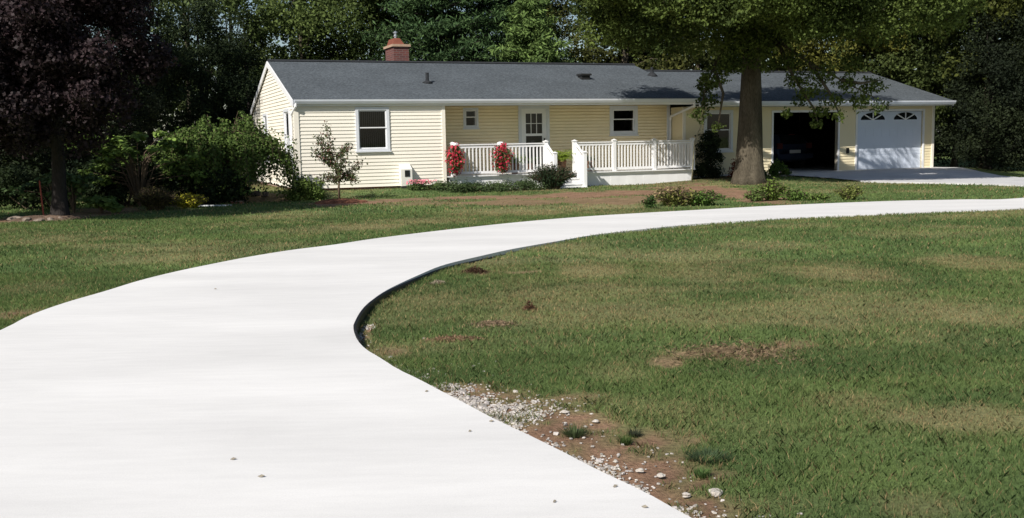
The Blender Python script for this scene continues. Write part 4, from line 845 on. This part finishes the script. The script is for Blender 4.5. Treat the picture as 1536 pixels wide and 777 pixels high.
# weeping shrub
def weeping():
    bx, by = -7.75, 27.7; bz = T(bx, by); t = empty('weeping_shrub', (bx, by, bz), 0, 'wide weeping green shrub with drooping leafy strands at the left corner of the house', 'shrub')
    mb = MB(); P = []; Nn = []; C = []
    mb.tube([(0, 0, -.05), (.05, .02, .5), (-.03, 0, 1.1)], [.07, .055, .045], 8)
    for i in range(230):
        a = random.uniform(0, 2*pi); k = random.uniform(.25, 1)**.8; R = np.array([cos(a)*1.95*k, sin(a)*1.35*k]); top = 1.95-.55*k*k+random.uniform(-.22, .22)
        if random.random() < .10: top += .25
        p0 = np.array([0, 0, 1.0]); p1 = np.array([R[0]*.55, R[1]*.55, top+.1]); p2 = np.array([R[0], R[1], top-.15]); L = random.uniform(.4, 1.3)*(.5+.7*k)
        p3 = p2+np.array([R[0]*.10, R[1]*.10, -L]); p3[2] = max(p3[2], .12)
        mb.tube([p0, p1, p2, p3], [.012, .008, .004, .002], 4, False)
        for j in range(100):
            s = random.random(); q = p1*(1-s)+p2*s if j < 44 else p2*(1-s)+p3*s; q = q+RS.normal(0, .055, 3); P.append(q); Nn.append([cos(a)*.6, sin(a)*.6, .4]); kk = min(1, max(0, random.gauss(.45, .3))); C.append((np.array([.045, .08, .018])*(1-kk)+np.array([.14, .205, .05])*kk)*random.uniform(.75, 1.2))
    mb.build('branches', M['twig'], t); V, Fc = leafquads(np.array(P), np.array(Nn), .085, .6, .7, .1); V[:, 2] = np.maximum(V[:, 2], .02); np_mesh('foliage', V, Fc, M['leaf'], t, np.repeat(np.array(C), 4, 0))
weeping()
b = gp(462, 303); shrub('rounded_shrub', 'small rounded bright green shrub at the foot of the front left corner', b, (.50, .45, .52), 26, .2, 150, .065, (.06, .10, .02), (.14, .19, .045), dome=True)
# young tree
def young():
    bx, by = gp(509, 303); t = empty('young_tree', (bx, by, T(bx, by)), 0, 'thin young ornamental tree with sparse bronze tinged leaves in front of the left wall', 'tree'); mb = MB()
    mb.tube([(0, 0, -.05), (.0, 0, .35), (.02, 0, .5)], [.035, .03, .028], 8); P = []; C = []
    br = [((.02, 0, .5), (-.12, 0, 1.0), (-.35, .1, 1.35)), ((.02, 0, .5), (-.02, .05, 1.1), (-.26, -.05, 1.95)), ((.02, 0, .5), (.2, .05, .72), (.62, 0, 1.0)), ((.02, 0, .45), (-.12, 0, .65), (-.38, .05, .62)), ((0, 0, 1.1), (.12, .05, 1.35), (.28, 0, 1.42)), ((-.08, 0, .85), (-.3, 0, 1.1), (-.6, 0, 1.30)), ((.1, 0, .6), (.3, .1, .62), (.42, .05, .56)), ((-.05, 0, 1.0), (-.3, 0, 1.4), (-.52, .1, 1.66)), ((.02, 0, .5), (.1, -.1, .85), (.16, -.12, 1.15))]
    for a, m, e in br:
        a, m, e = map(np.array, (a, m, e)); mb.tube([a, m, e], [.018, .012, .004], 5, False)
        for j in range(330):
            s = random.uniform(.15, 1.05); p = a*(1-s)**2+2*s*(1-s)*m+e*s*s; P.append(p+RS.normal(0, .065, 3)*(.6+.6*s)); kk = random.random(); c = np.array([.05, .075, .025])*(1-kk)+np.array([.12, .135, .06])*kk
            if random.random() < .22: c = np.array([.22, .12, .10])*random.uniform(.7, 1.2)
            C.append(c)
    mb.build('trunk', M['twig'], t, True); V, Fc = leafquads(np.array(P), unit(len(P)), .068, .6, .6, .3); np_mesh('crown', V, Fc, M['leaf'], t, np.repeat(np.array(C), 4, 0))
young()
def mound(name, label, px, py, rx, ry, h, m, cat='mulch'):
    x, y = gp(px, py); mb = MB(); n = 28; rings = 7; V = []
    for i in range(rings+1):
        for k in range(n):
            t = 2*pi*k/n; r = i/rings*(1+.12*sin(3*t+px)+.08*sin(5*t)); V.append((cos(t)*rx*r, sin(t)*ry*r, h*(1-(i/rings)**2)+(.015*random.uniform(-1, 1) if i < rings else -.03)))
    mb.add(V, [(i*n+k, i*n+(k+1) % n, (i+1)*n+(k+1) % n, (i+1)*n+k) for i in range(rings) for k in range(n)]); o = mb.build(name, m); o.location = (x, y, T(x, y)); return tag(o, label, cat)
mound('mulch_mound', 'low mound of red brown mulch round the thin young tree', 512, 306, .75, .55, .09, M['mulch'])
mound('mulch_mound', 'ring of grey brown mulch round the purple maple trunk', 70, 333, .95, .6, .09, M['mulch2'])
# junipers and yew in front of the deck
JG = 'low junipers spreading in front of the porch'
for (lx, r, lab) in ((4.6, .75, 'low juniper at the left foot of the porch, beside the pink flowers'), (5.5, .85, 'low spreading juniper below the first red planter'), (6.5, .85, 'low spreading juniper next to the dark yew')):
    p = HL(lx, -.95); shrub('juniper', lab, p, (r, .55, .22), 22, .2, 200, .075, (.035, .055, .022), (.085, .125, .045), M['needle'], JG, flat=.8, aspect=.3, up=.7)
p = HL(3.9, -.75); shrub('juniper', 'narrow low juniper running left under the utility box', p, (.9, .35, .14), 16, .16, 160, .075, (.04, .07, .02), (.10, .15, .045), M['needle'], JG, flat=.7, aspect=.3, up=.7)
p = HL(7.55, -1.15); sproutshrub('yew_shrub', 'dark spiky evergreen yew left of the porch steps', p, (.82, .62, .80), 330, .10, (.012, .024, .012), (.035, .06, .024), lpp=16, aspect=.25, m=M['needle'], bare=.15)
def flowers(name, label, p, r, n, c1, c2, leafc, h=.28):
    t = empty(name, (p[0], p[1], T(p[0], p[1])), 0, label, 'flowers'); P = RS.normal(0, 1, (n*3, 3))*np.array([r*.5, r*.35, 0])+np.array([0, 0, 1])*RS.uniform(.05, h, (n*3, 1)); V, Fc = leafquads(P, unit(n*3), .06); V[:, 2] = np.maximum(V[:, 2], .01); np_mesh('foliage', V, Fc, M['leaf'], t, np.tile(np.array(leafc), (len(V), 1))*RS.uniform(.7, 1.3, (len(V), 1)))
    P = RS.normal(0, 1, (n, 3))*np.array([r*.5, r*.35, 0])+np.array([0, 0, 1])*RS.uniform(h*.7, h*1.15, (n, 1)); V, Fc = leafquads(P, np.tile([0, -.6, .5], (n, 1)), .065, .9, .4, .3); k = RS.rand(n, 1); np_mesh('blossoms', V, Fc, M['flower'], t, np.repeat(np.array(c1)*(1-k)+np.array(c2)*k, 4, 0))
p = HL(3.45, -.85); flowers('pink_flowers', 'clump of pink flowers in the bed below the utility box', p, .36, 120, (.75, .18, .25), (.80, .40, .42), (.08, .12, .04))
# bed bushes along the drive
def bush_px(px, py, rx, h, label, c1, c2, n=90, kind='leafy_bush', leaf=.075, tipc=None, lpp=10, ry=None):
    x, y = gp(px, py); return sproutshrub(kind, label, (x, y), (rx, ry or rx*.6, h), n, leaf, c1, c2, 'leafy bushes in the bed beside the drive', lpp=lpp, aspect=.55, bare=.1, tipc=tipc)
bush_px(1012, 313, .62, .46, 'leafy bush with yellowing stems at the drive edge, its left half', (.07, .10, .02), (.22, .21, .06), 150, tipc=(.30, .22, .12))
bush_px(1050, 312, .62, .36, 'fresh green bush at the drive edge right of the yellowing one', (.05, .10, .02), (.12, .20, .04), 150)
bush_px(975, 316, .20, .26, 'tiny dark green bush left of the yellowing bush at the drive edge', (.03, .06, .02), (.07, .12, .03), 40)
bush_px(1158, 304, .42, .52, 'tall leafy bush in front of the shade tree trunk', (.07, .11, .02), (.17, .24, .05), 130)
bush_px(1135, 305, .35, .28, 'low green bush on the left of the tall one in front of the trunk', (.07, .11, .03), (.16, .22, .06), 70)
bush_px(1192, 304, .45, .24, 'low spreading green bush right of the tall one before the trunk', (.06, .11, .02), (.14, .22, .05), 90)
bush_px(1274, 303, .36, .36, 'small yellow green bush alone in the grass strip before the garage', (.10, .13, .03), (.22, .24, .07), 90)
bush_px(1228, 304, .35, .16, 'lowest clump of pale green leaves in the grass strip', (.09, .13, .03), (.16, .24, .06), 50)
# bushes right of the deck
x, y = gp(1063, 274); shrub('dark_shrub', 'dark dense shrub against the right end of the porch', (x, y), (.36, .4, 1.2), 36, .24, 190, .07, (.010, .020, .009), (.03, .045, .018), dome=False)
x, y = HL(14.75, -.8)[:2]; shrub('red_shrub', 'dull red leaved shrub under the garage side window', (x, y), (.40, .35, .62), 16, .19, 150, .065, (.10, .025, .015), (.20, .06, .03))
x, y = HL(14.6, -1.5)[:2]; shrub('green_shrub', 'low green shrub between the dark shrub and the tree trunk', (x, y), (.55, .35, .30), 16, .17, 150, .07, (.04, .07, .02), (.10, .15, .04))
x, y = HL(16.15, -.75)[:2]; shrub('green_shrub', 'small bright green shrub right of the tree trunk beside the open garage bay', (x, y), (.32, .3, .45), 14, .15, 150, .065, (.05, .09, .02), (.12, .19, .04))
a = at(1042, 212, 33.6); b = at(1057, 167, 33.6); z = T(a[0], a[1])
t = empty('bare_stick', (a[0]-.05, a[1], z), 0, 'pale bare leaning stick standing behind the last porch post', 'stick'); mb = MB(); v = np.array([a[0]-.05, a[1], z]); mb.tube([(-.05, 0, -.02), a-v, (a+b)/2-v+np.array([.03, 0, 0]), b-v], [.022, .024, .02, .026], 7); mb.tube([b-v, b-v+np.array([.02, 0, .12])], [.03, .012], 6); mb.build('stem', M['birch'], t, True)
# left bed
LB = 'shrubs in the shady bed at the left'
x, y = gp(232, 319); sproutshrub('brown_shrub', 'rounded twiggy olive brown shrub at the back edge of the left lawn', (x, y+.1), (.62, .5, .58), 300, .055, (.05, .045, .015), (.12, .105, .035), LB, lpp=14, aspect=.5, bare=.1)
x, y = gp(282, 316); sproutshrub('golden_shrub', 'low golden yellow shrub beside the brown one', (x, y+.1), (.52, .4, .38), 240, .06, (.28, .28, .03), (.62, .54, .05), LB, lpp=12, aspect=.5, bare=.1)  # gold leaves, their colour raised further to make up for missing sun
def layered(px, py, dy, rx, h, label, n, leafy, c1, c2):
    x, y = gp(px, py); y += dy; t = empty('layered_shrub', (x, y, T(x, y)), 0, label, 'shrub', LB); mb = MB(); pf = []
    for i in range(n):
        a = random.uniform(0, 2*pi); L = rx*random.uniform(.35, 1); z = h*random.uniform(.35, 1); p = np.array([cos(a)*L, sin(a)*L*.6, z-.12*L]); mb.tube([(0, 0, 0), (p[0]*.3, p[1]*.3, z*.7), p], [.02, .014, .005], 5, False); pf.append((p, random.uniform(.2, .34), random.random()))
    mb.build('stem', M['twig'], t); V, Fc, C = puffcloud(pf, leafy, .12, c1, c2, .8, .35, .2, .9, .5); np_mesh('foliage', V, Fc, M['leaf'], t, C)
for (px, dy, rr, hh, lab) in ((130, 2.6, .9, 1.0, 'dense low shrub added to darken the bed behind the purple maple trunk'), (190, 3.0, .9, 1.1, 'dense low shrub added to darken the bed beneath the tall leafy one'), (8, 1.2, 1.0, 1.0, 'dense shrub added to darken the left edge of the photo'), (60, 3.2, .9, 1.1, 'dense shrub added to darken the bed behind the red stake'), (268, 3.2, .8, 1.0, 'dense low shrub added to darken the bed behind the golden one')):
    x, y = gp(px, 322); shrub('dark_shrub', lab, (x, y+dy), (rr, .6, hh), 34, .26, 200, .08, (.010, .018, .008), (.030, .045, .016), group=LB)  # low shrubs added with near black leaves where the bed lies in shade
layered(160, 322, 2.2, 1.7, 2.0, 'tall leafy shrub with star shaped leaves right of the purple maple trunk', 46, 60, (.06, .10, .022), (.19, .28, .06))
layered(66, 330, 1.6, .5, .95, 'small leafy shrub behind the red stake', 12, 40, (.06, .10, .03), (.13, .18, .05))
layered(15, 330, 2.2, .9, 1.1, 'leafy shrub at the extreme left edge in shade', 18, 50, (.04, .07, .025), (.10, .14, .05))
layered(120, 328, 1.2, .45, .38, 'lowest clump of pale green leaves at the foot of the purple maple', 12, 40, (.08, .13, .03), (.18, .26, .06))
# red stake
x, y = gp(66, 328); t = empty('garden_stake', (x, y, T(x, y)), 0, 'thin faded red garden stake beside the purple maple trunk', 'stake'); mb = MB(); mb.box((-.014, -.012, -.1), (.014, .012, .78)); mb.add([(-.014, -.012, .781), (.014, -.012, .781), (.014, .012, .781), (-.014, .012, .781), (0, 0, .83)], [(0, 1, 4), (1, 2, 4), (2, 3, 4), (3, 0, 4)]); o = mb.build('shaft', M['red'], t); o.rotation_euler = (0, radians(-3), 0)
# stones
SGp = 'brown fieldstones edging the ring round the purple maple'
for i, (px, py, r, lab) in enumerate([(24, 334, .17, 'fieldstone at the left end of the mulch ring'), (40, 336, .13, 'second fieldstone from the left of the mulch ring'), (58, 336.5, .12, 'fieldstone before the red stake'), (76, 335, .10, 'fieldstone right of the red stake'), (90, 334, .09, 'fieldstone at the foot of the purple maple')]):
    x, y = gp(px, py); tag(rock('fieldstone', (x, y, T(x, y)+.02), (r, r*.7, r*.5), M['fieldstone'], None, i), lab, 'stone', SGp)
for i, (px, py, r, lab) in enumerate([(384, 302, .15, 'grey stone under the right side of the weeping shrub'), (398, 302, .12, 'smaller grey stone beside it next to the brick footing')]):
    x, y = gp(px, py); tag(rock('border_stone', (x, y, T(x, y)+.03), (r, r*.7, r*.7), M['fieldstone'], None, 20+i), lab, 'stone')
for i, (px, py, r, lab) in enumerate([(1075, 741, .034, 'biggest pale stone in the dirt at the bottom of the photo'), (992, 715, .022, 'single pale stone in the dirt above the drive edge near the bottom'), (848, 619, .022, 'white pebble in the dirt above the gravel'), (893, 633, .020, 'white pebble near the dark grass tuft'), (1030, 744, .022, 'pale stone left of the biggest stone'), (650, 406.5, .03, 'pale stone on the black edging at the bend'), (959, 707, .018, 'pale stone just above the gravel edge')]):
    x, y = gp(px, py); tag(rock('limestone_piece', (x, y, T(x, y)+.004), (r, r*.75, r*.6), M['stone'], None, 40+i), lab, 'stone')
# brick edging piece and pale board at back of left lawn
x, y = gp(355, 309); mb = MB(); mb.box((-.16, -.05, -.02), (.16, .05, .08)); o = mb.build('edging_brick', M['brickf']); o.location = (x, y+.1, T(x, y)); tag(o, 'single red edging brick in the bed under the weeping shrub', 'brick')
x, y = gp(315, 312.5); mb = MB(); mb.box((-.55, -.02, -.02), (.55, .02, .035)); o = mb.build('edging_board', M['greytrim']); o.location = (x, y, T(x, y)); tag(o, 'thin pale edging board between left lawn and shrub bed', 'edging')
# clods and thatch in the near lawn
def lump(name, label, px, py, rx, ry, h, m, n=160, cat='dirt clod', sz=.05, col=(.26, .17, .10)):
    x, y = gp(px, py); P = RS.normal(0, 1, (n, 3))*np.array([rx*.45, ry*.45, 0]); P[:, 2] = h*np.exp(-((P[:, 0]/rx)**2+(P[:, 1]/ry)**2)*2)*RS.uniform(.2, 1.1, n)
    V, Fc = leafquads(P, np.tile([0, 0, 1.], (n, 1)), sz, .22, 1., .2); V[:, 2] = np.maximum(V[:, 2], .002); C = np.repeat(np.array(col)*RS.uniform(.45, 1.35, (n, 1)), 4, 0)
    o = np_mesh(name, V, Fc, M['grass'], None, C); o.location = (x, y, T(x, y)); return tag(o, label, cat, kind='stuff' if cat == 'dead grass' else None)
lump('turf_clod', 'dark torn turf clod near the bend of the drive', 712, 409, .18, .10, .07, None, 420, col=(.085, .05, .03))
lump('turf_clod', 'small peaked brown clod standing in the middle of the near lawn', 794, 465, .07, .06, .085, None, 260, col=(.17, .09, .055), sz=.035)
lump('dry_thatch', 'streak of straw coloured dead grass below the small peaked clod', 742, 487, .22, .14, .03, None, 420, 'dead grass', col=(.34, .25, .16))
lump('dry_thatch', 'thin reddish streak of dead grass nearest the black edging', 682, 509, .24, .07, .025, None, 380, 'dead grass', col=(.30, .20, .12))
lump('dry_thatch', 'pale dead grass heap beside the dark turf clod', 657, 425, .10, .09, .03, None, 260, 'dead grass', col=(.40, .34, .25))
lump('dead_twigs', 'brown twiggy dead grass patch in the centre of the right lawn', 1100, 532, .60, .50, .025, None, 800, 'dead grass', col=(.25, .18, .11))
def tuft(px, py, r, h, label, col, n=260):
    x, y = gp(px, py); a = RS.uniform(0, 2*pi, n); k = np.sqrt(RS.rand(n))*r*.5; B = np.stack([np.cos(a)*k, np.sin(a)*k, np.zeros(n)-.01], 1); hh = h*RS.uniform(.5, 1.1, n); tip = B+np.stack([np.cos(a)*r*RS.uniform(.1, 1, n), np.sin(a)*r*RS.uniform(.1, 1, n), hh], 1); e = np.stack([-np.sin(a), np.cos(a), np.zeros(n)], 1)*.003
    V = np.stack([B-e, B+e, tip], 1).reshape(-1, 3); o = np_mesh('grass_tuft', V, np.arange(3*n).reshape(n, 3), M['grass'], None, np.repeat(np.array(col)*RS.uniform(.6, 1.4, (n, 1)), 3, 0)); o.location = (x, y, T(x, y)); return tag(o, label, 'grass tuft')
tuft(862, 652, .085, .06, 'dark grass tuft standing alone beside the gravel', (.09, .12, .05))
tuft(1062, 690, .12, .055, 'largest dark grass tuft at the lower right of the bare dirt', (.07, .105, .05), 420)
tuft(1052, 713, .05, .05, 'small bright green tuft below the largest dark tuft', (.10, .17, .05), 200)
tuft(938, 664, .05, .05, 'small green tuft between the two dark tufts', (.07, .11, .03), 160)
tuft(952, 652, .05, .04, 'faint greyish tuft right above the small green tuft', (.06, .07, .04), 160)
# blown leaves on the drive
for i, (px, py, s, lab) in enumerate([(392, 716, .035, 'dry curled leaf on the drive near the bottom left centre'), (323, 434, .04, 'dark dry leaf on the far sweep of the drive'), (350, 690, .03, 'small dry leaf beside the curled one'), (967, 762, .03, 'dry leaf on the drive at the bottom right'), (923, 731, .028, 'dry leaf close to the gravel edge'), (640, 588, .025, 'tiny leaf in the middle of the drive'), (705, 648, .02, 'tiny speck of leaf nearest the gravel'), (832, 754, .022, 'small leaf left of the bottom right one'), (737, 633, .028, 'curled leaf lying right at the gravel edge')]):
    c = ground(px, py, DZ); mb = MB(); q = s/2; mb.add([(-q, 0, .003), (0, -q*.22, .001), (q, 0, .006), (0, q*.4, .010), (-q, 0, .0045), (0, -q*.35, .0025), (q, 0, .0075), (0, q*.4, .0115)], [(0, 1, 2, 3), (7, 6, 5, 4), (0, 4, 5, 1), (1, 5, 6, 2), (2, 6, 7, 3), (3, 7, 4, 0)]); o = mb.build('dry_leaf', M['deadleaf']); o.location = (c[0], c[1], DZ+.001); o.rotation_euler = (0, 0, random.uniform(-.6, .9)); tag(o, lab, 'leaf', 'dry leaves blown on the drive')

# ------------------------------------------------------------------ camera, light, world
cam = bpy.data.cameras.new('camera'); cam.sensor_width = 36; cam.lens = 36*F/IW; cam.clip_end = 2000; cam.clip_start = .05
co = bpy.data.objects.new('camera', cam); COL.objects.link(co); sc.camera = co
from mathutils import Matrix, Vector
cp, sp = cos(PITCH), sin(PITCH); fwd = Vector((0, cp, -sp)); r0 = Vector((1, 0, 0)); u0 = Vector((0, sp, cp))
cr, sr = cos(ROLL), sin(ROLL)
right = r0*cr-u0*sr; up = r0*sr+u0*cr          # clockwise roll of the camera
co.matrix_world = Matrix(((right.x, up.x, -fwd.x, 0), (right.y, up.y, -fwd.y, 0), (right.z, up.z, -fwd.z, CH), (0, 0, 0, 1)))
EL_ = radians(39.2); sx, sy = -.594, -.804; AZ = math.atan2(sx, sy)
sd = Vector((sx*cos(EL_), sy*cos(EL_), sin(EL_)))
sl = bpy.data.lights.new('sun', 'SUN'); sl.energy = 4.6; sl.angle = radians(.53); sl.color = (1., .955, .89)
so = bpy.data.objects.new('sun', sl); COL.objects.link(so); so.rotation_euler = (-sd).to_track_quat('-Z', 'Y').to_euler(); so.location = (0, 0, 30)
w = bpy.data.worlds.new('World'); sc.world = w; w.use_nodes = True; nt = w.node_tree; sk = nt.nodes.new('ShaderNodeTexSky'); sk.sky_type = 'NISHITA'; sk.sun_disc = False; sk.sun_elevation = EL_; sk.sun_rotation = AZ % (2*pi)
nt.links.new(sk.outputs[0], nt.nodes['Background'].inputs[0]); nt.nodes['Background'].inputs[1].default_value = .075
sc.view_settings.view_transform = 'Standard'; sc.view_settings.look = 'None'; sc.view_settings.exposure = .35; sc.view_settings.gamma = 1
sc.render.engine = 'CYCLES'; sc.cycles.use_denoising = True; sc.cycles.max_bounces = 6; sc.cycles.transparent_max_bounces = 12; sc.cycles.use_adaptive_sampling = True
